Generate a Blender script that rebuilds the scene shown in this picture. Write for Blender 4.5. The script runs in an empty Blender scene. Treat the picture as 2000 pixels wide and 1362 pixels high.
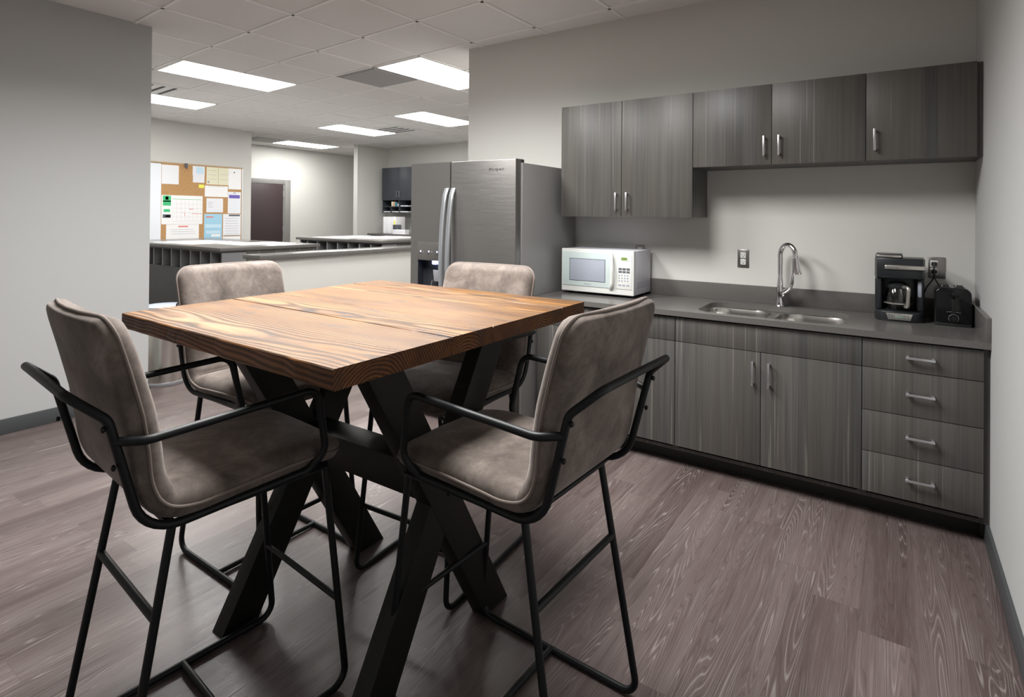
import bpy, bmesh, math, random
from math import sin, cos, pi, radians, sqrt
from mathutils import Vector, Matrix
random.seed(7)
S = bpy.context.scene
COL = S.collection

# ------------------------------------------------------------------ materials
def newmat(name):
    m = bpy.data.materials.new(name); m.use_nodes = True
    nt = m.node_tree; b = nt.nodes['Principled BSDF']
    return m, nt, b
def N(nt, t, **kw):
    n = nt.nodes.new(t)
    for k, v in kw.items():
        if k in n.inputs: n.inputs[k].default_value = v
        else: setattr(n, k, v)
    return n
def plain(name, col, rough=.5, metal=0., spec=.5, coat=0., emit=None, es=0., trans=0., ior=1.45, bump=0., bscale=200.):
    m, nt, b = newmat(name)
    b.inputs['Base Color'].default_value = (*col, 1)
    b.inputs['Roughness'].default_value = rough
    b.inputs['Metallic'].default_value = metal
    b.inputs['Specular IOR Level'].default_value = spec
    b.inputs['Coat Weight'].default_value = coat
    b.inputs['Transmission Weight'].default_value = trans
    b.inputs['IOR'].default_value = ior
    if emit:
        b.inputs['Emission Color'].default_value = (*emit, 1)
        b.inputs['Emission Strength'].default_value = es
    L = nt.links
    tc = N(nt, 'ShaderNodeTexCoord'); n = N(nt, 'ShaderNodeTexNoise', Scale=bscale, Detail=3.)
    L.new(tc.outputs['Object'], n.inputs['Vector'])
    mr = N(nt, 'ShaderNodeMapRange'); mr.inputs['To Min'].default_value = max(0, rough*.93); mr.inputs['To Max'].default_value = min(1, rough*1.07)
    L.new(n.outputs['Fac'], mr.inputs['Value']); L.new(mr.outputs['Result'], b.inputs['Roughness'])
    if bump:
        bp = N(nt, 'ShaderNodeBump', Strength=bump, Distance=.001)
        L.new(n.outputs['Fac'], bp.inputs['Height']); L.new(bp.outputs['Normal'], b.inputs['Normal'])
    return m
def ramp(nt, stops, interp='LINEAR'):
    r = N(nt, 'ShaderNodeValToRGB'); e = r.color_ramp; e.interpolation = interp
    while len(e.elements) > 1: e.elements.remove(e.elements[0])
    e.elements[0].position = stops[0][0]; c = stops[0][1]; e.elements[0].color = (*c, 1) if len(c) == 3 else c
    for p, c in stops[1:]:
        el = e.elements.new(p); el.color = (*c, 1)
    return r
def g(v): return (v, v, v)
def math_(nt, op, a=None, b=None, clamp=False):
    n = N(nt, 'ShaderNodeMath', operation=op); n.use_clamp = clamp
    for i, v in enumerate((a, b)):
        if v is None: continue
        if isinstance(v, (int, float)): n.inputs[i].default_value = v
        else: nt.links.new(v, n.inputs[i])
    return n.outputs[0]
def mapping(nt, src, scale=(1, 1, 1), loc=(0, 0, 0), rot=(0, 0, 0)):
    m = N(nt, 'ShaderNodeMapping'); m.inputs['Scale'].default_value = scale; m.inputs['Location'].default_value = loc; m.inputs['Rotation'].default_value = rot
    nt.links.new(src, m.inputs['Vector']); return m.outputs[0]
def mix(nt, fac, a, b, mode='MIX'):
    n = N(nt, 'ShaderNodeMix', data_type='RGBA', blend_type=mode)
    for i, v in ((0, fac), (6, a), (7, b)):
        if isinstance(v, (int, float)): n.inputs[i].default_value = v
        elif isinstance(v, tuple): n.inputs[i].default_value = (*v, 1)
        else: nt.links.new(v, n.inputs[i])
    return n.outputs[2]

def mat_floor():
    m, nt, b = newmat('vinyl_plank'); L = nt.links
    tc = N(nt, 'ShaderNodeTexCoord'); v = tc.outputs['Object']
    sp = N(nt, 'ShaderNodeSeparateXYZ'); L.new(v, sp.inputs[0])
    W, LEN = .152, 1.22
    xi = math_(nt, 'FLOOR', math_(nt, 'DIVIDE', sp.outputs[0], W))
    wn = N(nt, 'ShaderNodeTexWhiteNoise', noise_dimensions='1D'); L.new(xi, wn.inputs['W'])
    yo = math_(nt, 'ADD', math_(nt, 'DIVIDE', sp.outputs[1], LEN), math_(nt, 'MULTIPLY', wn.outputs['Value'], 7.3))
    yi = math_(nt, 'FLOOR', yo)
    cb = N(nt, 'ShaderNodeCombineXYZ'); L.new(xi, cb.inputs[0]); L.new(yi, cb.inputs[1])
    w2 = N(nt, 'ShaderNodeTexWhiteNoise', noise_dimensions='3D'); L.new(cb.outputs[0], w2.inputs['Vector'])
    # grain coordinates shifted per plank
    off = N(nt, 'ShaderNodeVectorMath', operation='MULTIPLY_ADD')
    L.new(w2.outputs['Color'], off.inputs[0]); off.inputs[1].default_value = (30, 30, 30)
    L.new(v, off.inputs[2])
    n1 = N(nt, 'ShaderNodeTexNoise', Scale=1., Detail=1.6, Roughness=.4, Distortion=.12)
    L.new(mapping(nt, off.outputs[0], (10., .42, 1)), n1.inputs['Vector'])
    rings = math_(nt, 'FRACT', math_(nt, 'MULTIPLY', n1.outputs['Fac'], 52.))
    # pores broken up along the grain
    n2 = N(nt, 'ShaderNodeTexNoise', Scale=1., Detail=4., Roughness=.6)
    L.new(mapping(nt, off.outputs[0], (230, 7, 1)), n2.inputs['Vector'])
    n3 = N(nt, 'ShaderNodeTexNoise', Scale=1., Detail=2.)
    L.new(mapping(nt, off.outputs[0], (9, 1.4, 1), (3, 5, 0)), n3.inputs['Vector'])
    line = ramp(nt, [(0, g(0)), (.36, g(0)), (.5, g(1)), (.64, g(0))]); L.new(rings, line.inputs[0])
    br = ramp(nt, [(.40, g(0)), (.60, g(1))]); L.new(n3.outputs['Fac'], br.inputs[0])
    ln = math_(nt, 'MULTIPLY', line.outputs[0], br.outputs[0])
    pr = ramp(nt, [(.50, g(0)), (.72, g(1))]); L.new(n2.outputs['Fac'], pr.inputs[0])
    ln2 = math_(nt, 'MULTIPLY', ln, math_(nt, 'MULTIPLY_ADD', n2.outputs['Fac'], 1.3), True)
    base = ramp(nt, [(0, (.066, .043, .040)), (.35, (.100, .073, .069)), (.7, (.137, .104, .098)), (1, (.178, .140, .131))])
    tone = math_(nt, 'ADD', math_(nt, 'MULTIPLY', w2.outputs['Value'], .50), math_(nt, 'MULTIPLY', n1.outputs['Fac'], .55))
    n4 = N(nt, 'ShaderNodeTexNoise', Scale=1., Detail=3.); L.new(mapping(nt, off.outputs[0], (45, 1.2, 1), (9, 2, 0)), n4.inputs['Vector'])
    tone = math_(nt, 'ADD', tone, math_(nt, 'MULTIPLY', math_(nt, 'SUBTRACT', n4.outputs['Fac'], .5), .75))
    L.new(tone, base.inputs[0])
    dark = ramp(nt, [(0, g(.72)), (.3, g(1)), (1, g(1))]); L.new(rings, dark.inputs[0])
    c = mix(nt, 1., base.outputs[0], dark.outputs[0], 'MULTIPLY')
    c = mix(nt, math_(nt, 'MULTIPLY', ln2, .62), c, (.31, .285, .27))
    c = mix(nt, math_(nt, 'MULTIPLY', pr.outputs[0], .22), c, (.27, .245, .23))
    # joints
    fx = math_(nt, 'FRACT', math_(nt, 'DIVIDE', sp.outputs[0], W)); fy = math_(nt, 'FRACT', yo)
    jx = math_(nt, 'LESS_THAN', math_(nt, 'MINIMUM', fx, math_(nt, 'SUBTRACT', 1., fx)), .006)
    jy = math_(nt, 'LESS_THAN', fy, .0014)
    j = math_(nt, 'MAXIMUM', jx, jy)
    c = mix(nt, math_(nt, 'MULTIPLY', j, .35), c, (.05, .04, .036))
    L.new(c, b.inputs['Base Color'])
    rr = N(nt, 'ShaderNodeMapRange'); rr.inputs['To Min'].default_value = .24; rr.inputs['To Max'].default_value = .42
    L.new(n2.outputs['Fac'], rr.inputs['Value']); L.new(rr.outputs[0], b.inputs['Roughness'])
    b.inputs['Specular IOR Level'].default_value = .5
    bp = N(nt, 'ShaderNodeBump', Strength=.30, Distance=.0012)
    h = math_(nt, 'SUBTRACT', math_(nt, 'MULTIPLY', ln2, .6), j); h = math_(nt, 'ADD', h, math_(nt, 'MULTIPLY', n2.outputs['Fac'], .5))
    L.new(h, bp.inputs['Height']); L.new(bp.outputs[0], b.inputs['Normal'])
    return m

def mat_laminate(name, k=1., axis='z'):
    m, nt, b = newmat(name); L = nt.links
    tc = N(nt, 'ShaderNodeTexCoord'); ge = N(nt, 'ShaderNodeNewGeometry'); v = ge.outputs['Position']
    sc = (1, 1, .012)
    def nz(s, loc, d=3.):
        n = N(nt, 'ShaderNodeTexNoise', Scale=s, Detail=d, Roughness=.6)
        L.new(mapping(nt, v, sc, loc), n.inputs['Vector']); return n.outputs['Fac']
    a = nz(26., (0, 0, 0)); f = nz(150., (3, 1, 0), 2.); s = nz(75., (7, 4, .3), 1.)
    w = nz(9., (1, 9, 2), 2.)
    t = math_(nt, 'ADD', math_(nt, 'MULTIPLY', a, .55), math_(nt, 'MULTIPLY', f, .45))
    r = ramp(nt, [(.28, (.050*k, .049*k, .047*k)), (.45, (.080*k, .078*k, .074*k)), (.58, (.112*k, .108*k, .102*k)), (.75, (.155*k, .148*k, .138*k))])
    L.new(t, r.inputs[0])
    hue = mix(nt, w, r.outputs[0], (.105*k, .088*k, .074*k)); 
    hr = ramp(nt, [(.42, g(0)), (.62, g(.55))]); L.new(w, hr.inputs[0])
    hue = mix(nt, hr.outputs[0], r.outputs[0], (.112*k, .098*k, .084*k))
    st = ramp(nt, [(.66, g(0)), (.72, g(.6))]); L.new(s, st.inputs[0])
    c = mix(nt, st.outputs[0], hue, (.24*k, .22*k, .19*k))
    L.new(c, b.inputs['Base Color']); b.inputs['Roughness'].default_value = .42
    return m

def mat_tabletop():
    m, nt, b = newmat('reclaimed_wood'); L = nt.links
    tc = N(nt, 'ShaderNodeTexCoord'); v = tc.outputs['Object']
    at = N(nt, 'ShaderNodeAttribute', attribute_name='pith')
    sb = N(nt, 'ShaderNodeVectorMath', operation='SUBTRACT'); L.new(v, sb.inputs[0]); L.new(at.outputs['Vector'], sb.inputs[1])
    n1 = N(nt, 'ShaderNodeTexNoise', Scale=1., Detail=2., Roughness=.45, noise_dimensions='3D')
    L.new(mapping(nt, sb.outputs[0], (1.7, 6.5, 6.5)), n1.inputs['Vector'])
    sp = N(nt, 'ShaderNodeSeparateXYZ'); L.new(sb.outputs[0], sp.inputs[0])
    r = math_(nt, 'SQRT', math_(nt, 'ADD', math_(nt, 'POWER', sp.outputs[1], 2.), math_(nt, 'POWER', sp.outputs[2], 2.)))
    r = math_(nt, 'ADD', r, math_(nt, 'MULTIPLY', n1.outputs['Fac'], .050))
    ring = math_(nt, 'FRACT', math_(nt, 'DIVIDE', r, .0092))
    lr = ramp(nt, [(0, g(.10)), (.20, g(.38)), (.42, g(1.02)), (.72, g(.85)), (.86, g(.30)), (1, g(.10))]); L.new(ring, lr.inputs[0])
    n2 = N(nt, 'ShaderNodeTexNoise', Scale=1., Detail=4., Roughness=.6); L.new(mapping(nt, v, (2.2, 11, 11), (4, 0, 0)), n2.inputs['Vector'])
    n3 = N(nt, 'ShaderNodeTexNoise', Scale=1., Detail=5., Roughness=.7, Distortion=.6); L.new(mapping(nt, v, (3.2, 12, 9), (1.2, 5, 0)), n3.inputs['Vector'])
    n5 = N(nt, 'ShaderNodeTexNoise', Scale=1., Detail=3., Roughness=.6); L.new(mapping(nt, v, (9, 160, 160)), n5.inputs['Vector'])
    base = ramp(nt, [(.25, (.105, .044, .014)), (.5, (.225, .104, .031)), (.75, (.30, .157, .052))]); L.new(n2.outputs['Fac'], base.inputs[0])
    c = mix(nt, .85, base.outputs[0], mix(nt, 1., base.outputs[0], lr.outputs[0], 'MULTIPLY'))
    fr = ramp(nt, [(.3, g(.72)), (.6, g(1.08))]); L.new(n5.outputs['Fac'], fr.inputs[0])
    c = mix(nt, .8, c, mix(nt, 1., c, fr.outputs[0], 'MULTIPLY'))
    # worn dark stains that follow the grain
    st = ramp(nt, [(.545, g(0)), (.645, g(1))]); L.new(n3.outputs['Fac'], st.inputs[0])
    sg = math_(nt, 'MULTIPLY', st.outputs[0], math_(nt, 'SUBTRACT', 1.25, lr.outputs[0]), True)
    c = mix(nt, math_(nt, 'MULTIPLY', sg, 1.15, True), c, (.045, .032, .028))
    # end and side faces coloured darker and warmer than the top
    ge = N(nt, 'ShaderNodeNewGeometry'); gs = N(nt, 'ShaderNodeSeparateXYZ'); L.new(ge.outputs['True Normal'], gs.inputs[0])
    side = math_(nt, 'SUBTRACT', 1., math_(nt, 'ABSOLUTE', gs.outputs[2]), True)
    c = mix(nt, side, c, mix(nt, 1., c, (.80, .62, .46), 'MULTIPLY'))
    L.new(c, b.inputs['Base Color'])
    rr = N(nt, 'ShaderNodeMapRange'); b.inputs['Specular IOR Level'].default_value = .32; rr.inputs['To Min'].default_value = .56; rr.inputs['To Max'].default_value = .40; L.new(lr.outputs[0], rr.inputs['Value'])
    L.new(rr.outputs[0], b.inputs['Roughness'])
    bp = N(nt, 'ShaderNodeBump', Strength=.75, Distance=.0016)
    h = math_(nt, 'SUBTRACT', math_(nt, 'ADD', lr.outputs[0], math_(nt, 'MULTIPLY', n5.outputs['Fac'], .5)), st.outputs[0])
    L.new(h, bp.inputs['Height']); L.new(bp.outputs[0], b.inputs['Normal'])
    return m

def mat_suede():
    m, nt, b = newmat('taupe_suede'); L = nt.links
    tc = N(nt, 'ShaderNodeTexCoord'); v = tc.outputs['Object']
    oi = N(nt, 'ShaderNodeObjectInfo')
    of = N(nt, 'ShaderNodeVectorMath', operation='ADD'); L.new(v, of.inputs[0])
    cb = N(nt, 'ShaderNodeCombineXYZ'); L.new(math_(nt, 'MULTIPLY', oi.outputs['Random'], 20.), cb.inputs[0]); L.new(cb.outputs[0], of.inputs[1])
    n1 = N(nt, 'ShaderNodeTexNoise', Scale=7., Detail=6., Roughness=.62, Distortion=.5); L.new(of.outputs[0], n1.inputs['Vector'])
    n2 = N(nt, 'ShaderNodeTexNoise', Scale=60., Detail=4., Roughness=.7); L.new(v, n2.inputs['Vector'])
    t = math_(nt, 'ADD', math_(nt, 'MULTIPLY', n1.outputs['Fac'], .8), math_(nt, 'MULTIPLY', n2.outputs['Fac'], .2))
    r = ramp(nt, [(.32, (.060, .048, .041)), (.5, (.140, .114, .099)), (.66, (.240, .203, .180))]); L.new(t, r.inputs[0])
    L.new(r.outputs[0], b.inputs['Base Color']); b.inputs['Roughness'].default_value = .78
    b.inputs['Specular IOR Level'].default_value = .3
    b.inputs['Sheen Weight'].default_value = .35; b.inputs['Sheen Roughness'].default_value = .4
    b.inputs['Sheen Tint'].default_value = (.8, .74, .7, 1)
    n3 = N(nt, 'ShaderNodeTexNoise', Scale=520., Detail=2.); L.new(v, n3.inputs['Vector'])
    bp = N(nt, 'ShaderNodeBump', Strength=.22, Distance=.002)
    L.new(math_(nt, 'ADD', n1.outputs['Fac'], math_(nt, 'MULTIPLY', n3.outputs['Fac'], .12)), bp.inputs['Height']); L.new(bp.outputs[0], b.inputs['Normal'])
    return m

def mat_blackwood():
    m, nt, b = newmat('black_worn_wood'); L = nt.links
    tc = N(nt, 'ShaderNodeTexCoord'); v = tc.outputs['Object']
    n1 = N(nt, 'ShaderNodeTexNoise', Scale=16., Detail=5., Roughness=.7); L.new(mapping(nt, v, (1, 1, .45)), n1.inputs['Vector'])
    st = ramp(nt, [(.66, g(0)), (.74, g(.8))]); L.new(n1.outputs['Fac'], st.inputs[0])
    c = mix(nt, st.outputs[0], (.0085, .0088, .0078), (.09, .05, .028))
    L.new(c, b.inputs['Base Color']); b.inputs['Roughness'].default_value = .5; b.inputs['Specular IOR Level'].default_value = .35
    n2 = N(nt, 'ShaderNodeTexNoise', Scale=90., Detail=3.); L.new(mapping(nt, v, (1, 1, .2)), n2.inputs['Vector'])
    bp = N(nt, 'ShaderNodeBump', Strength=.3, Distance=.001); L.new(n2.outputs['Fac'], bp.inputs['Height']); L.new(bp.outputs[0], b.inputs['Normal'])
    return m

def mat_counter():
    m, nt, b = newmat('grey_quartz'); L = nt.links
    tc = N(nt, 'ShaderNodeTexCoord'); v = tc.outputs['Object']
    n1 = N(nt, 'ShaderNodeTexNoise', Scale=380., Detail=2.); L.new(v, n1.inputs['Vector'])
    r = ramp(nt, [(.35, (.105, .099, .094)), (.65, (.135, .128, .121))]); L.new(n1.outputs['Fac'], r.inputs[0])
    L.new(r.outputs[0], b.inputs['Base Color']); b.inputs['Roughness'].default_value = .22
    return m
def mat_brushed(name, col, rough, axis=(1, 1, 60), metal=1.):
    m, nt, b = newmat(name); L = nt.links
    tc = N(nt, 'ShaderNodeTexCoord'); v = tc.outputs['Object']
    n1 = N(nt, 'ShaderNodeTexNoise', Scale=8., Detail=4.); L.new(mapping(nt, v, axis), n1.inputs['Vector'])
    rr = N(nt, 'ShaderNodeMapRange'); rr.inputs['To Min'].default_value = rough*.8; rr.inputs['To Max'].default_value = rough*1.25
    L.new(n1.outputs['Fac'], rr.inputs['Value']); L.new(rr.outputs[0], b.inputs['Roughness'])
    b.inputs['Base Color'].default_value = (*col, 1); b.inputs['Metallic'].default_value = metal
    return m
def mat_cork():
    m, nt, b = newmat('cork'); L = nt.links
    tc = N(nt, 'ShaderNodeTexCoord'); n1 = N(nt, 'ShaderNodeTexNoise', Scale=60., Detail=4.); L.new(tc.outputs['Object'], n1.inputs['Vector'])
    r = ramp(nt, [(.3, (.38, .21, .085)), (.7, (.55, .33, .15))]); L.new(n1.outputs['Fac'], r.inputs[0]); L.new(r.outputs[0], b.inputs['Base Color'])
    b.inputs['Roughness'].default_value = .9; return m
def mat_tile():
    m, nt, b = newmat('ceiling_tile'); L = nt.links
    tc = N(nt, 'ShaderNodeTexCoord'); n1 = N(nt, 'ShaderNodeTexNoise', Scale=140., Detail=4., Roughness=.7); L.new(tc.outputs['Object'], n1.inputs['Vector'])
    r = ramp(nt, [(.3, (.72, .705, .695)), (.7, (.82, .805, .795))]); L.new(n1.outputs['Fac'], r.inputs[0]); L.new(r.outputs[0], b.inputs['Base Color'])
    b.inputs['Roughness'].default_value = .95
    bp = N(nt, 'ShaderNodeBump', Strength=.2, Distance=.002); L.new(n1.outputs['Fac'], bp.inputs['Height']); L.new(bp.outputs[0], b.inputs['Normal'])
    return m

MT = dict(
 floor=mat_floor(), lam=mat_laminate('grey_laminate', .86), lamd=mat_laminate('dark_laminate', .55), top=mat_tabletop(), suede=mat_suede(),
 blackwood=mat_blackwood(), quartz=mat_counter(), cork=mat_cork(), tile=mat_tile(),
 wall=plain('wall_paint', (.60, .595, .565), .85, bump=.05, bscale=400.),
 wall_shade=plain('wall_paint_shaded', (.44, .445, .44), .85, bump=.05, bscale=400.),  # darker copy of wall_paint: shade on these walls is put into the colour
 bar=plain('grid_white', (.86, .85, .84), .5), basebd=plain('vinyl_base', (.058, .062, .066), .45), kick=plain('toe_kick', (.016, .017, .016), .5),
 blackm=plain('black_powder_steel', (.008, .0095, .011), .42, spec=.35, bump=.1, bscale=900.), screw=plain('black_screw', (.02, .02, .02), .35, .8),
 piping=plain('suede_piping', (.20, .165, .145), .8), stitch=plain('dark_stitch', (.05, .04, .035), .9),
 slate=mat_brushed('slate_steel', (.245, .235, .225), .36, (1, 1, 30), .85), slated=mat_brushed('slate_side', (.27, .265, .26), .45, (1, 1, 20), .3),
 handle=plain('satin_handle', (.60, .63, .66), .30, .9), chrome=plain('chrome', (.85, .85, .86), .07, 1.), steel=mat_brushed('brushed_steel', (.66, .64, .61), .24, (1, 1, 12)),
 nickel=plain('satin_nickel', (.62, .62, .64), .3, .9), plate=mat_brushed('outlet_steel', (.34, .325, .315), .3, (40, 1, 1)),
 whitep=plain('white_plastic', (.74, .75, .72), .35), micro=plain('white_enamel', (.66, .66, .72), .3), pale=plain('pale_glass', (.60, .69, .68), .12, coat=.5),
 window=plain('microwave_window', (.40, .43, .50), .1, coat=.6), grey=plain('grey_plastic', (.22, .22, .23), .4), dark=plain('dark_plastic', (.02, .022, .024), .35),
 gloss=plain('gloss_black', (.006, .0065, .007), .12, spec=.35, coat=.15), charcoal=plain('charcoal_plastic', (.019, .021, .024), .33), black=plain('black_void', (.008, .008, .008), .7),
 lcd=plain('lcd', (.12, .16, .05), .3, emit=(.15, .3, .03), es=.35), lcdg=plain('lcd_grey', (.22, .27, .24), .25), blue=plain('blue_led', (.1, .15, .6), .4, emit=(.45, .5, 1.), es=3.),
 bluelamp=plain('dispenser_glow', (.3, .35, .8), .4, emit=(.35, .4, 1.), es=5.),
 lightk=plain('light_panel_louvred', (.9, .9, .9), .5, emit=(1., .985, .96), es=3.), light=plain('light_panel', (.9, .9, .9), .5, emit=(1., .985, .96), es=1.), frame=plain('fixture_frame', (.75, .75, .74), .5),
 vent=plain('vent_grey', (.36, .35, .345), .6), ventd=plain('vent_dark', (.06, .06, .06), .7), paper=plain('paper', (.80, .81, .84), .8), paperw=plain('paper_bright', (.86, .86, .86), .8),
 cream=plain('cream_paper', (.76, .74, .56), .8), yellow=plain('yellow_note', (.86, .82, .12), .8), cyan=plain('blue_flyer', (.36, .62, .78), .7), cyl=plain('blue_flyer_light', (.56, .75, .86), .7),
 green=plain('print_green', (.06, .50, .20), .7), purple=plain('print_purple', (.16, .12, .45), .7), ink=plain('print_grey', (.34, .35, .42), .8), inkd=plain('print_dark', (.12, .13, .15), .8), red=plain('print_red', (.75, .20, .18), .8),
 doorleaf=plain('brown_door', (.045, .030, .032), .4), steelgrey=plain('grey_door_frame', (.21, .205, .195), .45), mist=plain('blue_grey_cabinet', (.046, .052, .062), .45),
 white=plain('whiteboard', (.80, .84, .88), .2), oak=plain('oak_trim', (.50, .38, .24), .6), orange=plain('orange_box', (.65, .42, .25), .6), teal=plain('teal_box', (.07, .22, .30), .6),
 islp=plain('island_panel', (.060, .064, .064), .45), lid=plain('bin_lid', (.42, .47, .56), .35, .5), silver=plain('silver_trim', (.55, .53, .49), .25, .8), amber=plain('bronze_seam', (.10, .06, .03), .7),
)
def mat_glass():
    m, nt, b = newmat('carafe_glass'); b.inputs['Base Color'].default_value = (.9, .92, .92, 1); b.inputs['Transmission Weight'].default_value = 1.
    b.inputs['Roughness'].default_value = .02; b.inputs['IOR'].default_value = 1.45; return m
MT['glass'] = mat_glass()
MT['light'].node_tree.nodes['Principled BSDF'].inputs['Emission Strength'].default_value = 14.5

# ------------------------------------------------------------------ builder
class MB:
    def __init__(s): s.bm = bmesh.new()
    def box(s, x0, x1, y0, y1, z0, z1, bev=0., seg=2, rotz=0., piv=None, mat=None):
        r = bmesh.ops.create_cube(s.bm, size=1.); vs = r['verts']
        cx, cy, cz = (x0+x1)/2, (y0+y1)/2, (z0+z1)/2
        for v in vs: v.co = Vector((cx+v.co.x*(x1-x0), cy+v.co.y*(y1-y0), cz+v.co.z*(z1-z0)))
        if mat is not None:
            for v in vs: v.co = mat @ v.co
        if bev > 0:
            es = list({e for v in vs for e in v.link_edges})
            bmesh.ops.bevel(s.bm, geom=es, offset=bev, segments=seg, profile=.5, affect='EDGES')
        return s
    def prism(s, pts, axis, a, b, bev=0., seg=2):
        """pts 2D outline; extruded along axis (0,1,2) from a to b"""
        def mk(p, t):
            if axis == 0: return (t, p[0], p[1])
            if axis == 1: return (p[0], t, p[1])
            return (p[0], p[1], t)
        va = [s.bm.verts.new(mk(p, a)) for p in pts]; vb = [s.bm.verts.new(mk(p, b)) for p in pts]
        n = len(pts); fs = []
        fs.append(s.bm.faces.new(va)); fs.append(s.bm.faces.new(vb[::-1]))
        for i in range(n): fs.append(s.bm.faces.new((va[i], vb[i], vb[(i+1) % n], va[(i+1) % n])))
        bmesh.ops.recalc_face_normals(s.bm, faces=fs)
        if bev > 0:
            es = list({e for f in fs[:2] for e in f.edges})
            bmesh.ops.bevel(s.bm, geom=es, offset=bev, segments=seg, profile=.5, affect='EDGES')
        return s
    def tube(s, pts, r, n=12, closed=False, rr=None):
        P = [Vector(p) for p in pts]; m = len(P); rings = []
        up = None
        for i in range(m):
            if closed: t = (P[(i+1) % m]-P[i-1]).normalized()
            else: t = (P[min(i+1, m-1)]-P[max(i-1, 0)]).normalized()
            if up is None:
                a = Vector((0, 0, 1)) if abs(t.z) < .9 else Vector((1, 0, 0))
                up = (a-t*a.dot(t)).normalized()
            else: up = (up-t*up.dot(t)).normalized()
            sd = t.cross(up); ra = rr[i] if rr else r
            rings.append([s.bm.verts.new(P[i]+(up*cos(2*pi*k/n)+sd*sin(2*pi*k/n))*ra) for k in range(n)])
        for i in range(m if closed else m-1):
            A, B_ = rings[i], rings[(i+1) % m]
            for k in range(n): s.bm.faces.new((A[k], A[(k+1) % n], B_[(k+1) % n], B_[k]))
        if not closed:
            s.bm.faces.new(rings[0][::-1]); s.bm.faces.new(rings[-1])
        return s
    def cyl(s, p0, p1, r, n=20, r2=None):
        return s.tube([p0, p1], r, n, rr=[r, r2 if r2 is not None else r])
    def lathe(s, prof, cx, cy, n=36, sx=1., sy=1.):
        rings = [[s.bm.verts.new((cx+r*sx*cos(2*pi*k/n), cy+r*sy*sin(2*pi*k/n), z)) for k in range(n)] for r, z in prof]
        for i in range(len(rings)-1):
            for k in range(n): s.bm.faces.new((rings[i][k], rings[i][(k+1) % n], rings[i+1][(k+1) % n], rings[i+1][k]))
        if prof[0][0] > 1e-5: s.bm.faces.new(rings[0][::-1])
        if prof[-1][0] > 1e-5: s.bm.faces.new(rings[-1])
        return s
    def sphere(s, c, r, n=12, sc=(1, 1, 1)):
        q = bmesh.ops.create_uvsphere(s.bm, u_segments=n, v_segments=max(6, n//2), radius=r)
        for v in q['verts']: v.co = Vector((c[0]+v.co.x*sc[0], c[1]+v.co.y*sc[1], c[2]+v.co.z*sc[2]))
        return s
    def out(s, name, mat, parent=None, org=(0, 0, 0), smooth=True, **tags):
        me = bpy.data.meshes.new(name)
        bmesh.ops.remove_doubles(s.bm, verts=s.bm.verts, dist=1e-6)
        bmesh.ops.recalc_face_normals(s.bm, faces=s.bm.faces)
        if any(org):
            for v in s.bm.verts: v.co -= Vector(org)
        s.bm.to_mesh(me); s.bm.free()
        me.materials.append(MT[mat] if isinstance(mat, str) else mat)
        if smooth:
            for p in me.polygons: p.use_smooth = True
            me.set_sharp_from_angle(angle=radians(38))
        o = bpy.data.objects.new(name, me); COL.objects.link(o)
        if parent: o.parent = parent
        elif any(org): o.location = org
        for k, v in tags.items(): o[k] = v
        return o
def thing(name, loc, label, cat, group=None, rotz=0.):
    o = bpy.data.objects.new(name, None); COL.objects.link(o); o.location = loc; o.rotation_euler[2] = rotz
    o.empty_display_size = .1
    o['label'] = label; o['category'] = cat
    if group: o['group'] = group
    return o
def struct(o, label=None, cat=None):
    o['kind'] = 'structure'
    if label: o['label'] = label
    if cat: o['category'] = cat
    return o
def dup(root, loc, rotz=0., label=None, group=None):
    r = root.copy(); COL.objects.link(r); r.location = loc; r.rotation_euler[2] = rotz
    if label: r['label'] = label
    if group: r['group'] = group
    for ch in list(root.children):
        c = ch.copy(); COL.objects.link(c); c.parent = r
        for gg in ch.children:
            d = gg.copy(); COL.objects.link(d); d.parent = c
    return r
def fillet(pts, rad, n=7):
    P = [Vector(p) for p in pts]; out = [P[0]]
    for i in range(1, len(P)-1):
        r = rad[i-1] if isinstance(rad, (list, tuple)) else rad
        a, b, c = P[i-1], P[i], P[i+1]; u = (a-b); w = (c-b); lu, lw = u.length, w.length; u.normalize(); w.normalize()
        ang = u.angle(w)
        if r <= 0 or ang > pi-.02: out.append(b); continue
        d = min(r/math.tan(ang/2), lu*.49, lw*.49); rr = d*math.tan(ang/2)
        bis = (u+w).normalized(); cen = b+bis*(rr/sin(ang/2)); p0 = b+u*d; p1 = b+w*d
        v0 = p0-cen; v1 = p1-cen; tot = v0.angle(v1)
        for k in range(n+1):
            t = k/n; out.append(cen+(v0*sin((1-t)*tot)+v1*sin(t*tot))/sin(tot))
    out.append(P[-1]); return out
def text(body, size, mat, parent, loc, rot, name, ext=.0006, org=(0, 0, 0), shear=0.):
    cu = bpy.data.curves.new(name, 'FONT'); cu.body = body; cu.size = size; cu.extrude = ext; cu.align_x = 'CENTER'; cu.align_y = 'CENTER'; cu.shear = shear
    t = bpy.data.objects.new(name+'_tmp', cu); COL.objects.link(t)
    bpy.context.view_layer.update()
    me = bpy.data.meshes.new_from_object(t.evaluated_get(bpy.context.evaluated_depsgraph_get()))
    bpy.data.objects.remove(t); bpy.data.curves.remove(cu)
    me.name = name; me.materials.clear(); me.materials.append(MT[mat])
    M = Matrix.Translation(Vector(loc)-Vector(org)) @ rot.to_4x4(); me.transform(M)
    o = bpy.data.objects.new(name, me); COL.objects.link(o); o.parent = parent; return o
RX90 = Matrix.Rotation(radians(90), 3, 'X')           # text facing -y
H = 2.9

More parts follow.
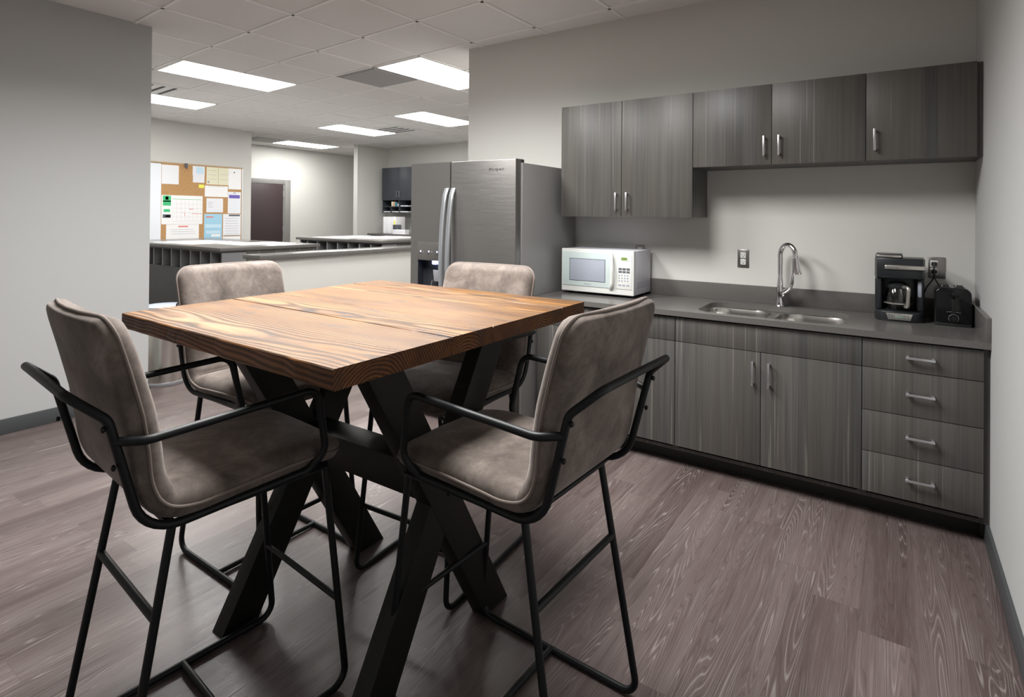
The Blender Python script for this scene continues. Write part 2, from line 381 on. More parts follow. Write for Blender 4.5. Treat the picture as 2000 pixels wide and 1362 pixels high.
# ------------------------------------------------------------------ room
struct(MB().box(-11.7, .12, -5.42, 7.12, -.05, 0).out('floor', 'floor', smooth=False))
def wall(n, *b, m='wall'): return struct(MB().box(*b).out(n, m, smooth=False))
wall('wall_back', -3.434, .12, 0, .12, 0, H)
wall('wall_right', 0, .12, -5.42, 0, 0, H, m='wall_shade')
wall('wall_left', -5.28, -5.16, -5.3, -1.79, 0, H, m='wall_shade')
wall('wall_front', -5.28, 0, -5.42, -5.3, 0, H, m='wall_shade')
wall('wall_noticeboard', -9.97, -9.85, -3.0, 1.89, 0, H)
wall('wall_office_front', -11.7, -5.28, -3.12, -3.0, 0, H)
wall('wall_corridor', -11.67, -11.55, -3.0, 7.0, 0, H)
wall('wall_office_corner', -9.74, -9.62, 4.1, 7.0, 0, H)
wall('wall_office_back', -9.62, -3.3, 4.95, 5.07, 0, H)
wall('wall_office_right', -3.434, -3.3, .12, 4.95, 0, H)
wall('wall_corridor_end', -11.7, -9.62, 7.0, 7.12, 0, H)
struct(MB().box(-11.7, .12, -5.42, 7.12, H, H+.05).out('ceiling', 'tile', smooth=False))
G0 = Vector((-3.9812, -1.3617)); EX = Vector((.645, -.048)); EY = Vector((.0217, .6328))
def GP(n, m): return G0+EX*n+EY*m
gb = MB()
def gbar(p, q, w=.024, h=.006):
    d = (q-p).normalized(); s_ = Vector((-d.y, d.x))*w/2
    pts = [p+s_, q+s_, q-s_, p-s_]
    gb.prism([tuple(v) for v in pts], 2, H-h, H+.001)
for n in range(-12, 8): gbar(GP(n, -7), GP(n, 14))
for m in range(-6, 14): gbar(GP(-12.5, m), GP(6.8, m))
bmesh.ops.bisect_plane(gb.bm, geom=gb.bm.verts[:]+gb.bm.edges[:]+gb.bm.faces[:], plane_co=(-.002, 0, 0), plane_no=(1, 0, 0), clear_outer=True)
bmesh.ops.bisect_plane(gb.bm, geom=gb.bm.verts[:]+gb.bm.edges[:]+gb.bm.faces[:], plane_co=(-11.66, 0, 0), plane_no=(-1, 0, 0), clear_outer=True)
bmesh.ops.bisect_plane(gb.bm, geom=gb.bm.verts[:]+gb.bm.edges[:]+gb.bm.faces[:], plane_co=(0, -5.29, 0), plane_no=(0, -1, 0), clear_outer=True)
bmesh.ops.bisect_plane(gb.bm, geom=gb.bm.verts[:]+gb.bm.edges[:]+gb.bm.faces[:], plane_co=(0, 6.99, 0), plane_no=(0, 1, 0), clear_outer=True)
struct(gb.out('trim_1', 'bar', smooth=False))
struct(MB().box(-5.16, -5.146, -5.3, -1.776, 0, .10, .003).box(-5.28, -5.146, -1.79, -1.776, 0, .10, .003).out('baseboard_left', 'basebd'))
struct(MB().box(-.014, 0, -5.3, -.50, 0, .10, .003).out('baseboard_right', 'basebd'))

# ceiling fixtures
KE = 47.
lights = [(-4, 0, 2, 'ceiling light panel nearest the left wall, frontmost of the office'), (-1, 2, 4, 'ceiling light panel cut off by the end of the kitchen wall, nearest it'),
 (-7, 0, 2, 'ceiling light panel partly hidden behind the left wall edge'), (-4, 5, 7, 'farther ceiling light panel reaching behind the kitchen wall edge'),
 (-7, 5, 7, 'ceiling light panel beside the slatted vent over the office'), (-11, 6, 8, 'farthest ceiling light panel, over the corridor in front of the pale wall'),
 (1, -2, 0, 'ceiling light panel above the bar table'), (3, -2, 0, 'ceiling light panel over the floor in front of the sink cabinet')]
def GB(n0, n1, m0, m1, ins): 
    a = [GP(n0, m0), GP(n1, m0), GP(n1, m1), GP(n0, m1)]; c = sum(a, Vector((0, 0)))/4
    return [tuple(p+(c-p).normalized()*ins) for p in a], c
for n, m0, m1, lab in lights:
    o_, c = GB(n, n+1, m0, m1, .012); i_, _ = GB(n, n+1, m0, m1, .045)
    t = thing('ceiling_light', (c.x, c.y, H), 'white lit '+lab, 'light', 'rectangular panel lights in the tile ceiling')
    fb = MB()
    bo = [fb.bm.verts.new((*p, H-.010)) for p in o_]; bi = [fb.bm.verts.new((*p, H-.010)) for p in i_]
    to = [fb.bm.verts.new((*p, H-.0005)) for p in o_]; ti = [fb.bm.verts.new((*p, H-.004)) for p in i_]
    for k in range(4):
        j = (k+1) % 4
        fb.bm.faces.new((bo[k], bo[j], bi[j], bi[k])); fb.bm.faces.new((to[k], to[j], bo[j], bo[k])); fb.bm.faces.new((bi[k], bi[j], ti[j], ti[k]))
    fb.out('frame', 'frame', t, org=(c.x, c.y, H), smooth=False)
    kit = n >= 0
    MB().prism(i_, 2, H-.008, H-.003).out('diffuser', 'lightk' if kit else 'light', t, org=(c.x, c.y, H), smooth=False)
    if kit:
        la = bpy.data.lights.new('troffer_lamp', 'AREA'); la.shape = 'RECTANGLE'; la.size = .56; la.size_y = 1.17; la.energy = KE*(1. if n < 3 else .82); la.color = (1, .99, .975); la.spread = radians(152)
        lo = bpy.data.objects.new('troffer_lamp', la); COL.objects.link(lo); lo.parent = t; lo.location = (0, 0, -.010); lo.rotation_euler[2] = math.atan2(EX.y, EX.x)
vents = [(-2, 2, 'perf', 'square grey perforated return vent beside the nearest office light panel'), (-6, 6, 'slot', 'slatted ceiling vent between the two far light panels'),
 (-6, 0, 'slot', 'slatted ceiling vent beside the left wall edge'), (-11, 5, 'perf', 'dim square return vent at the corridor ceiling')]
for n, m, k, lab in vents:
    q, c = GB(n, n+1, m, m+1, .02); t = thing('ceiling_vent', (c.x, c.y, H), lab, 'vent', 'air vents in the tile ceiling')
    MB().prism(q, 2, H-.010, H-.0005).out('vent_frame', 'frame' if k == 'slot' else 'vent', t, org=(c.x, c.y, H), smooth=False)
    if k == 'perf':
        q, _ = GB(n, n+1, m, m+1, .06); MB().prism(q, 2, H-.014, H-.010).out('grille', 'vent', t, org=(c.x, c.y, H), smooth=False)
    else:
        for j in range(4):
            a = GP(n+.12, m+.16+j*.2); b = GP(n+.88, m+.16+j*.2); d = EY.normalized()*.036
            MB().prism([tuple(a), tuple(b), tuple(b+d), tuple(a+d)], 2, H-.014, H-.010).out('slat', 'ventd', t, org=(c.x, c.y, H), smooth=False)

# ------------------------------------------------------------------ cabinets
def pull_v(parent, x, y, z0, z1, org):
    b = MB().box(x-.0055, x+.0055, y-.034, y-.024, z0, z1, .0015)
    for z in (z0+.004, z1-.014): b.box(x-.005, x+.005, y-.026, y, z, z+.010, .001)
    b.out('handle', 'nickel', parent, org=org, label='slim satin metal bar handle')
def pull_h(parent, x0, x1, y, z, org):
    b = MB().box(x0, x1, y-.036, y-.026, z-.0055, z+.0055, .0015)
    for x in (x0+.002, x1-.014): b.box(x, x+.012, y-.028, y, z-.008, z+.008, .001)
    b.out('handle', 'nickel', parent, org=org, label='slim satin metal bar handle')
XA, XB, XC, XD, XE, XF = -2.3234, -1.8653, -1.3941, -.9437, -.4835, -.022
UT, UB, US = 2.2252, 1.4498, 1.761
gap = .0016
def upper(x0, x1, z0, doors, lab, filler=False):
    org = ((x0+x1)/2, -.16, z0); t = thing('wall_cabinet', org, lab, 'cabinet', 'grey laminate wall cabinets')
    MB().box(x0, x1 if not filler else 0, -.316, 0, z0+.001, UT-.001, .0008).out('body', 'lam', t, org=org, smooth=False)
    for a, b, hx in doors:
        d = MB().box(a+gap, b-gap, -.335, -.317, z0, UT, .001).out('door', 'lam', t, org=org)
        hz = (1.494, 1.612) if z0 < 1.6 else (1.810, 1.926)
        pull_v(d, hx, -.335, *hz, org)
upper(XA, XC, UB, [(XA, XB, -1.896), (XB, XC, -1.8205)], 'tall grey laminate wall cabinet with two doors above the microwave')
upper(XC, XE, US, [(XC, XD, -.981), (XD, XE, -.902)], 'short grey laminate wall cabinet with two doors above the sink')
upper(XE, XF, US, [(XE, XF, -.443)], 'short grey laminate wall cabinet with one door in the right corner', True)

CT, CB = .914, .883; FZ0, FZ1 = .131, .874; DZ = .7345
def base_unit(x0, x1, lab, fronts, ends=(0, 0)):
    org = ((x0+x1)/2, -.3, 0); t = thing('base_cabinet', org, lab, 'cabinet', 'grey laminate base cabinets')
    b = MB(); th = .018
    b.box(x0, x0+th, -.594, -.002, .0995, CB-.0005); b.box(x1-th, x1, -.594, -.002, .0995, CB-.0005)
    b.box(x0+th, x1-th, -.594, -.002, .10, .118); b.box(x0+th, x1-th, -.012, -.002, .118, CB-.0005); b.box(x0+th, x1-th, -.594, -.52, CB-.018, CB-.0005)
    b.out('body', 'lamd', t, org=org, smooth=False)
    MB().box(x0, x1, -.4886, -.474, 0, .0985).out('toe_kick', 'kick', t, org=org, smooth=False, label='black vinyl toe kick')
    for kind, a, c, z0, z1, h in fronts:
        o = MB().box(a+gap, c-gap, -.6149, -.5965, z0+gap, z1-gap, .001).out('drawer' if kind == 'drawer' else ('door' if kind == 'door' else 'false_front'), 'lam', t, org=org)
        if kind == 'drawer': pull_h(o, (a+c)/2-.056, (a+c)/2+.056, -.6149, h, org)
        elif kind == 'door': pull_v(o, h, -.6149, .556, .686, org)
    return t, org
SB = -1.405
base_unit(XE, XF, 'grey laminate base cabinet with four drawers in the right corner',
  [('drawer', XE, XF, DZ, FZ1, .805), ('drawer', XE, XF, .527, DZ, .634), ('drawer', XE, XF, .328, .527, .432), ('drawer', XE, XF, FZ0, .328, .235)])
base_unit(SB, XE, 'grey laminate sink base cabinet with blank top panel and two doors',
  [('false', SB, XE, DZ, FZ1, 0), ('door', SB, XD, FZ0, DZ, -.981), ('door', XD, XE, FZ0, DZ, -.9015)])
m3 = (SB-2.338)/2
base_unit(-2.338, SB, 'grey laminate base cabinet beside the fridge, under the microwave',
  [('drawer', -2.338, m3, DZ, FZ1, .805), ('drawer', m3, SB, DZ, FZ1, .805), ('door', -2.338, m3, FZ0, DZ, m3-.038), ('door', m3, SB, FZ0, DZ, m3+.038)])
MB().box(XF, 0, -.598, -.58, .0995, CB-.0005).box(XF, 0, -.4886, -.474, 0, .0985).out('corner_filler', 'lamd', smooth=False, label='narrow dark filler strip between the drawer cabinet and right wall', category='filler')

# counter with sink cut-out
CL = -2.348
def rrect(x0, x1, y0, y1, r, n=7):
    P = []
    for cx, cy, a0 in ((x1-r, y1-r, 0), (x0+r, y1-r, 90), (x0+r, y0+r, 180), (x1-r, y0+r, 270)):
        for k in range(n+1): a = radians(a0+90*k/n); P.append((cx+r*cos(a), cy+r*sin(a)))
    return P
def slab_hole(outer, holes, z0, z1):
    b = MB(); bm = b.bm; loops = []
    for L_ in [outer]+holes:
        vs = [bm.verts.new((x, y, z1)) for x, y in L_]; loops.append([bm.edges.new((vs[i], vs[(i+1) % len(vs)])) for i in range(len(vs))])
    bmesh.ops.triangle_fill(bm, use_beauty=True, use_dissolve=False, edges=[e for l in loops for e in l])
    r = bmesh.ops.extrude_face_region(bm, geom=bm.faces[:])
    for v in r['geom']:
        if isinstance(v, bmesh.types.BMVert): v.co.z = z0
    bmesh.ops.recalc_face_normals(bm, faces=bm.faces[:]); return b
org = ((CL)/2, -.32, CB)
ct = thing('countertop', org, 'long grey quartz countertop with backsplash and sink cut-out', 'countertop')
SINK = (-1.312, -.556, -.575, -.115)
slab_hole([(CL, -.635), (0, -.635), (0, 0), (CL, 0)], [rrect(*SINK, .11, 9)], CB, CT).out('slab', 'quartz', ct, org=org)
MB().box(CL, -.0225, -.022, -.001, CT+.0003, 1.0215, .0012).out('backsplash', 'quartz', ct, org=org)
MB().box(-.0215, -.001, -.635, -.001, CT+.0003, 1.0215, .0012).out('side_splash', 'quartz', ct, org=org)

# sink: two bowls with rim, seen through the cut-out
sorg = (-.934, -.345, .70); st = thing('double_sink', sorg, 'stainless steel double bowl sink set under the grey countertop', 'sink')
def bowl(x0, x1, y0, y1, r):
    b = MB(); rings = []
    for ins, z in ((0, CB-.004), (.002, CB-.010), (.006, CB-.03), (.012, .74), (.022, .712), (.05, .70)):
        P = rrect(x0+ins, x1-ins, y0+ins, y1-ins, max(r-ins*.5, .02), 9); rings.append([b.bm.verts.new((x, y, z)) for x, y in P])
    for i in range(len(rings)-1):
        n = len(rings[i])
        for k in range(n): b.bm.faces.new((rings[i][k], rings[i][(k+1) % n], rings[i+1][(k+1) % n], rings[i+1][k]))
    b.bm.faces.new(rings[-1]); return b
bl = (-1.322, -.957, -.585, -.105, .13); brr = (-.917, -.546, -.585, -.105, .13)
bowl(*bl).out('left_bowl', 'steel', st, org=sorg); bowl(*brr).out('right_bowl', 'steel', st, org=sorg)
slab_hole([(-1.345, -.59), (-.525, -.59), (-.525, -.09), (-1.345, -.09)], [rrect(*bl, 9), rrect(*brr, 9)], CB-.006, CB-.001).out('rim', 'steel', st, org=sorg)
for cx in (-1.14, -.73): MB().lathe([(.0, .7015), (.038, .7015), (.042, .704), (.03, .7035), (.028, .706), (0, .706)], cx, -.34, 24).out('drain', 'chrome', st, org=sorg)

# faucet
fo = (-.932, -.085, CT); ft = thing('kitchen_faucet', fo, 'chrome pull-down faucet with high arched spout behind the sink', 'faucet')
MB().lathe([(.026, CT+.0005), (.027, CT+.004), (.0235, CT+.010), (.021, CT+.05), (.0215, CT+.085), (.023, CT+.10), (.019, CT+.135), (.0125, CT+.20), (.012, CT+.215)], fo[0], fo[1], 28).out('body', 'chrome', ft, org=fo)
dv = Vector((.80, -.60, 0)).normalized()
def FP(s_, z): return Vector((fo[0], fo[1], 0))+dv*s_+Vector((0, 0, z))
arc = [FP(0, 1.11)]
for k in range(0, 17):
    a = pi-pi*1.0*k/16; arc.append(FP(.058+.058*cos(a), 1.225+.068*sin(a)))
MB().tube(arc+[FP(.117, 1.20)], .0150, 16).out('spout', 'chrome', ft, org=fo)
MB().tube([FP(.117, 1.215), FP(.118, 1.20), FP(.122, 1.15), FP(.127, 1.125), FP(.128, 1.120)], .02, 20, rr=[.016, .019, .025, .030, .026]).out('spray_head', 'chrome', ft, org=fo)
MB().tube([FP(0.0, .99), FP(.018, 1.0), FP(.05, 1.015), FP(.075, 1.035), FP(.092, 1.07), FP(.095, 1.115)], .01, 14, rr=[.014, .016, .018, .013, .010, .008]).out('docking_arm', 'chrome', ft, org=fo)
MB().tube([(fo[0]+.015, fo[1]-.004, CT+.065), (fo[0]+.03, fo[1]-.012, CT+.085), (fo[0]+.062, fo[1]-.026, CT+.125)], .006, 12, rr=[.009, .007, .005]).out('lever', 'chrome', ft, org=fo)

# ------------------------------------------------------------------ outlets
def outlet(x, z, lab, w=.070, dx=0.):
    o = (x, 0, z); t = thing('wall_outlet', o, lab, 'outlet', 'steel outlet plates on the kitchen wall')
    MB().box(x-w/2, x+w/2, -.006, -.0003, z-.058, z+.058, .0025).out('plate', 'plate', t, org=o, label='brushed steel cover plate')
    for dz in (.021, -.021):
        c = MB().box(x-.0165+dx, x+.0165+dx, -.0085, -.006, z+dz-.018, z+dz+.018, .002).out('socket', 'whitep', t, org=o)
        s_ = MB()
        for sx in (-.0065, .0065): s_.box(x+sx-.0012+dx, x+sx+.0012+dx, -.0092, -.0084, z+dz-.001, z+dz+.009)
        s_.cyl((x+dx, -.0092, z+dz-.009), (x+dx, -.0084, z+dz-.009), .003, 8)
        s_.out('slots', 'black', c, org=o)
    MB().cyl((x+dx, -.008, z), (x+dx, -.0055, z), .0035, 10).out('screw', 'nickel', t, org=o)
    return t
outlet(-1.163, 1.189, 'steel outlet plate on the wall left of the faucet, nothing plugged in')
outlet(-.163, 1.189, 'steel outlet plate by the right corner with two black plugs', .075, -.012)
outlet(-1.86, 1.195, 'steel outlet plate mostly hidden behind the white microwave')
def cord(name, lab, pts, px, pz):
    t = thing(name, (px, -.01, pz), lab, 'cord', 'black power cords at the corner outlet')
    MB().box(px-.013, px+.013, -.034, -.0094, pz-.011, pz+.011, .004).out('plug', 'dark', t, org=(px, -.01, pz))
    MB().tube(fillet(pts, .03), .0032, 8).out('cable', 'dark', t, org=(px, -.01, pz))
cord('power_cord', 'black power cord from the upper socket down behind the coffee maker', [(-.175, -.032, 1.21), (-.177, -.043, 1.17), (-.178, -.03, 1.13), (-.21, -.04, 1.08), (-.232, -.04, 1.0), (-.24, -.06, .925), (-.27, -.085, .9205)], -.175, 1.21)
cord('power_cord', 'black power cord from the lower socket down behind the toaster', [(-.175, -.032, 1.168), (-.172, -.04, 1.13), (-.150, -.03, 1.09), (-.125, -.04, 1.05), (-.12, -.05, .96), (-.12, -.06, .921), (-.12, -.085, .9205)], -.175, 1.168)

# ------------------------------------------------------------------ microwave
mo = (-2.035, -.19, CT); mw = thing('microwave_oven', mo, 'white countertop microwave oven beside the fridge under the tall wall cabinet', 'microwave')
x0, x1, z0, z1 = -2.305, -1.767, .932, 1.227
MB().box(x0+.003, x1-.002, -.325, -.035, z0, z1-.002, .004).out('body', 'micro', mw, org=mo)
MB().box(x0, x1, -.349, -.326, z0-.001, z1, .005, 3).out('front_panel', 'whitep', mw, org=mo, label='cream white plastic front frame')
d = MB().box(x0+.010, -1.922, -.3535, -.3485, z0+.040, z1-.020, .002).out('door', 'pale', mw, org=mo, label='pale green glass door')
MB().box(-2.236, -1.971, -.355, -.3532, 1.010, 1.158, .0006).out('window', 'window', d, org=mo, label='grey mesh window')
MB().box(-2.239, -1.968, -.3543, -.3534, 1.007, 1.161, .0003).out('window_rim', 'dark', d, org=mo)
text('EMERSON', .012, 'grey', d, (-2.10, -.3536, .987), RX90, 'logo', .0003, mo)
hp = [(-1.928, -.354, 1.205), (-1.915, -.378, 1.185), (-1.909, -.388, 1.09), (-1.915, -.378, .995), (-1.93, -.354, .972)]
hb = MB().tube(fillet(hp, .05), .012, 12)
for v in hb.bm.verts: v.co.y = -.354+(v.co.y+.354)*.75
hb.out('handle', 'whitep', d, org=mo)
cp = MB().box(-1.893, x1+.018-.03, -.3525, -.3485, z0+.040, z1-.020, .002).out('control_panel', 'whitep', mw, org=mo)
MB().box(-1.866, -1.800, -.3538, -.3524, 1.158, 1.190, .001).out('display_bezel', 'whitep', cp, org=mo)
MB().box(-1.853, -1.812, -.3545, -.3534, 1.165, 1.182).out('display', 'lcd', cp, org=mo, label='green digital display')
for r_ in range(2):
    for c_ in range(3): MB().box(-1.873+c_*.028, -1.849+c_*.028, -.3535, -.3522, 1.098-r_*.019, 1.113-r_*.019, .0008).out('button', 'inkd', cp, org=mo, label='dark button')
for r_ in range(2):
    for c_ in range(3): MB().box(-1.873+c_*.028, -1.852+c_*.028, -.3533, -.3522, 1.140-r_*.016, 1.149-r_*.016, .0006).out('button', 'paper', cp, org=mo)
for r_ in range(3):
    for c_ in range(4): MB().cyl((-1.868+c_*.020, -.3535, 1.063-r_*.018), (-1.868+c_*.020, -.3522, 1.063-r_*.018), .0055, 10).out('button', 'ink', cp, org=mo)
for c_ in range(3): MB().box(-1.873+c_*.028, -1.853+c_*.028, -.3535, -.3522, .993, 1.004, .0008).out('button', 'ink', cp, org=mo)
vb = MB()
for k in range(4): vb.box(x1-.0025, x1-.0008, -.285, -.065, .975+k*.012, .979+k*.012)
vb.out('side_vents', 'ink', mw, org=mo)
for fx in (x0+.04, x1-.04):
    for fy in (-.30, -.07): MB().lathe([(.012, CT+.0003), (.014, CT+.018)], fx, fy, 12).out('foot', 'dark', mw, org=mo)

# ------------------------------------------------------------------ coffee maker
co = (-.33, -.20, CT); cm = thing('coffee_maker', co, 'black drip coffee maker with glass carafe beside the right corner outlet', 'coffee maker')
X0, X1 = -.443, -.222; Z = CT
bs = MB(); bs.prism([(X0, -.09), (X0, -.20), (X0+.012, -.245), (X0+.045, -.268), (X1-.045, -.268), (X1-.012, -.245), (X1, -.20), (X1, -.09)], 2, Z+.0005, Z+.052, .004)
bs.out('base', 'charcoal', cm, org=co)
MB().box(X0+.002, X1-.002, -.13, -.075, Z+.052, Z+.325, .008).out('water_tank', 'charcoal', cm, org=co)
hd = MB(); hd.prism([(X0, -.08), (X0, -.21), (X0+.010, -.243), (X0+.03, -.252), (X1-.03, -.252), (X1-.010, -.243), (X1, -.21), (X1, -.08)], 2, Z+.225, Z+.332, .006)
hd = hd.out('brew_head', 'charcoal', cm, org=co)
MB().box(X0+.004, X0+.125, -.245, -.09, Z+.332, Z+.352, .006, 3).out('lid', 'charcoal', cm, org=co)
MB().box(X0+.008, X0+.12, -.249, -.243, Z+.335, Z+.347, .002).out('lid_edge', 'silver', cm, org=co)
hn = MB().box(X0+.045, X1+.002, -.262, -.250, Z+.272, Z+.296, .006, 3).out('front_bar', 'silver', cm, org=co, label='brushed silver front band')
text("DeLonghi", .013, 'inkd', hn, (X0+.082, -.2625, Z+.284), RX90, 'logo', .0003, co)
for sx in (X0+.001, X1-.034):
    MB().box(sx, sx+.033, -.215, -.12, Z+.05, Z+.228, .012, 3).out('side_pillar', 'charcoal', cm, org=co)
pp = MB(); pp.prism([(X0+.052, Z+.044), (X1-.052, Z+.044), (X1-.062, Z+.010), (X0+.062, Z+.010)], 1, -.2725, -.267, .0015)
pp = pp.out('control_panel', 'silver', cm, org=co, label='silver control panel')
MB().box(X0+.092, X1-.092, -.2738, -.2722, Z+.018, Z+.036, .001).out('display', 'lcdg', pp, org=co)
for k, dx in enumerate((.066, .078, .136, .148)):
    for dz in (.020, .033): MB().cyl((X0+dx, -.2738, Z+dz), (X0+dx, -.272, Z+dz), .0035, 10).out('button', 'inkd', pp, org=co)
ccx, ccy = (X0+X1)/2-.006, -.185
MB().lathe([(0, Z+.0525), (.056, Z+.0525), (.057, Z+.056), (0, Z+.056)], ccx, ccy, 30).out('warming_plate', 'dark', cm, org=co)
cr = thing('glass_carafe', (ccx, ccy, Z+.056), 'glass carafe with silver banded handle in the black coffee maker', 'carafe')
cro = (ccx, ccy, Z+.056)
MB().lathe([(0, Z+.0565), (.050, Z+.0565), (.057, Z+.064), (.063, Z+.095), (.062, Z+.12), (.052, Z+.155), (.044, Z+.172), (.042, Z+.170), (.050, Z+.153), (.0595, Z+.12), (.0605, Z+.095), (.0545, Z+.066), (.048, Z+.0595), (0, Z+.0595)], ccx, ccy, 40).out('pot', 'glass', cr, org=cro)
MB().lathe([(.0455, Z+.168), (.048, Z+.172), (.048, Z+.186), (.030, Z+.200), (0, Z+.201)], ccx, ccy, 32).out('carafe_lid', 'dark', cr, org=cro)
MB().lathe([(.0645, Z+.088), (.0648, Z+.088), (.0648, Z+.094), (.0645, Z+.094)], ccx, ccy, 40).out('band', 'silver', cr, org=cro)
ha = radians(-58); hc, hs = cos(ha), sin(ha)
HP = [(ccx+hc*r_, ccy+hs*r_, Z+z_) for r_, z_ in ((.046, .178), (.082, .180), (.088, .165), (.082, .085), (.075, .075), (.062, .078))]
MB().tube(fillet(HP, .012), .0095, 12).out('carafe_handle', 'silver', cr, org=cro)
MB().prism([(x, z) for x, z in rrect(X1-.030, X1-.014, Z+.13, Z+.21, .006, 4)], 1, -.219, -.214, .0008).out('water_gauge', 'ink', cm, org=co)

# ------------------------------------------------------------------ toaster
to = (-.106, -.17, CT); tt = thing('toaster', to, 'glossy black two slot toaster in the corner of the countertop', 'toaster')
tx0, tx1 = -.183, -.034
tb = MB(); P = [(tx0-.002, CT+.012), (tx0, CT+.13)]
for k in range(8): a = radians(180-90*k/7); P.append((tx0+.035+.035*cos(a), CT+.160+.035*sin(a)*.95))
for k in range(8): a = radians(90-90*k/7); P.append((tx1-.035+.035*cos(a), CT+.160+.035*sin(a)*.95))
P += [(tx1, CT+.13), (tx1+.003, CT+.012)]
tb.prism(P, 1, -.253, -.085, .008, 3); tb.out('shell', 'gloss', tt, org=to)
MB().box(tx0+.002, tx1, -.250, -.088, CT+.0005, CT+.014, .003).out('base', 'dark', tt, org=to)
for sx in (-.153, -.097):
    s_ = MB().box(sx, sx+.034, -.228, -.108, CT+.1925, CT+.196, .0008).out('slot', 'black', tt, org=to)
    for q in (sx-.001, sx+.031): MB().box(q, q+.004, -.230, -.106, CT+.194, CT+.203, .0015).out('slot_rail', 'chrome', s_, org=to)
MB().box(-.112, -.100, -.2555, -.2525, CT+.062, CT+.165, .0008).out('lever_track', 'black', tt, org=to)
MB().box(-.126, -.086, -.275, -.253, CT+.150, CT+.160, .004).out('lever', 'gloss', tt, org=to)
MB().lathe([(0, 0), (.014, 0), (.013, .010), (0, .012)], 0, 0, 24)
kb = MB().cyl((-.106, -.268, CT+.040), (-.106, -.2525, CT+.040), .013, 24).out('knob', 'gloss', tt, org=to)
MB().tube([(-.106+.020*cos(radians(a)), -.2535, CT+.040+.020*sin(radians(a))) for a in range(-40, 221, 20)], .0010, 6).out('dial_marks', 'nickel', tt, org=to)
MB().tube([(-.135+.0065*k, -.2535, CT+.073-.0004*(k-4)**2*.3) for k in range(10)], .0009, 6).out('logo_line', 'nickel', tt, org=to)

# ------------------------------------------------------------------ refrigerator
ro = (-2.84, -.42, 0); rf = thing('refrigerator', ro, 'slate grey steel side-by-side refrigerator with water dispenser and long curved handles', 'refrigerator')
rx0, rx1, rz = -3.285, -2.365, 1.80
MB().box(rx0+.004, rx1, -.775, -.03, .03, rz, .004).out('body', 'slated', rf, org=ro)
for a, b_, l in ((rx0, -2.917, 1), (-2.911, rx1-.022, 0)):
    if l:
        # left door with recess opening for the dispenser
        rec = [(-3.214, .79), (-3.0, .79), (-3.0, 1.13), (-3.214, 1.13)]
        db = slab_hole([(a, .095), (b_, .095), (b_, 1.822), (a, 1.822)], [rec], .785, .848)
        for v in db.bm.verts: v.co = Vector((v.co.x, -v.co.z, v.co.y))
        dl = db.out('freezer_door', 'slate', rf, org=ro)
    else:
        dl2 = MB().box(a, b_+.018, -.848, -.785, .095, 1.822, .006, 3).out('fridge_door', 'slate', rf, org=ro)
rb = MB(); rb.box(-3.218, -3.212, -.845, -.79, .79, 1.13).box(-3.002, -2.996, -.845, -.79, .79, 1.13).box(-3.218, -2.996, -.790, -.786, .785, 1.135).box(-3.218, -2.996, -.845, -.79, .785, .795)
rb.out('dispenser_recess', 'charcoal', dl, org=ro)
dp = MB().box(-3.216, -2.998, -.852, -.846, 1.128, 1.258, .003).out('dispenser_panel', 'slate', dl, org=ro)
for k in range(3): MB().cyl((-3.183+k*.078, -.8535, 1.192), (-3.183+k*.078, -.8515, 1.192), .0055, 12).out('indicator', 'blue', dp, org=ro, label='small blue indicator lamp')
for k in range(2): MB().cyl((-3.155+k*.078, -.853, 1.191), (-3.155+k*.078, -.8515, 1.191), .002, 8).out('indicator', 'cream', dp, org=ro)
for k in range(3): MB().box(-3.200+k*.078, -3.170+k*.078, -.8526, -.8515, 1.172, 1.175).out('marking', 'dark', dp, org=ro)
MB().box(-3.09, -3.055, -.835, -.80, 1.10, 1.128, .004).out('dispenser_lamp', 'bluelamp', dl, org=ro, label='blue glowing dispenser lamp')
MB().prism([(-3.085, 1.06), (-3.030, 1.06), (-3.020, .98), (-3.075, .98)], 1, -.830, -.812, .003).out('ice_paddle', 'grey', dl, org=ro)
MB().tube([(-3.085, -.835, .99), (-3.125, -.838, .80)], .0035, 8).out('dispenser_trim', 'nickel', dl, org=ro)
def fhandle(x, par):
    b = MB(); n = 22; rings = []
    for i in range(n+1):
        t = i/n; z = .62+(1.640-.62)*t; y = -.852-.062*sin(pi*min(1, max(0, t)))**.55; xx = x
        w = .017; dpt = .012
        rings.append([b.bm.verts.new((xx+px*w, y+py*dpt, z)) for px, py in ((-1, .6), (-1, -.4), (-.6, -1), (.6, -1), (1, -.4), (1, .6), (.6, 1), (-.6, 1))])
    for i in range(n):
        for k in range(8): b.bm.faces.new((rings[i][k], rings[i][(k+1) % 8], rings[i+1][(k+1) % 8], rings[i+1][k]))
    b.bm.faces.new(rings[0][::-1]); b.bm.faces.new(rings[-1])
    b.out('handle', 'handle', par, org=ro, label='long curved satin silver handle')
fhandle(-2.940, dl); fhandle(-2.882, dl2)
text('Whirlpool', .030, 'chrome', dl2, (-2.527, -.8485, 1.757), RX90, 'logo', .0004, ro, .3)
MB().box(-2.47, -2.385, -.82, -.72, rz, rz+.025, .006).out('hinge_cover', 'dark', rf, org=ro, label='dark hinge cover')
MB().box(-3.27, -3.20, -.82, -.72, rz, rz+.022, .006).out('hinge_cover', 'slated', rf, org=ro)
gr = MB().box(rx0+.01, rx1-.01, -.79, -.74, .015, .085, .003).out('base_grille', 'grey', rf, org=ro)
for k in range(9): MB().box(rx0+.06+k*.09, rx0+.12+k*.09, -.793, -.789, .03, .07).out('grille_slot', 'black', gr, org=ro)
for fx in (rx0+.05, rx1-.05):
    for fy in (-.72, -.10): MB().lathe([(.02, .0003), (.02, .032)], fx, fy, 12).out('foot', 'dark', rf, org=ro)

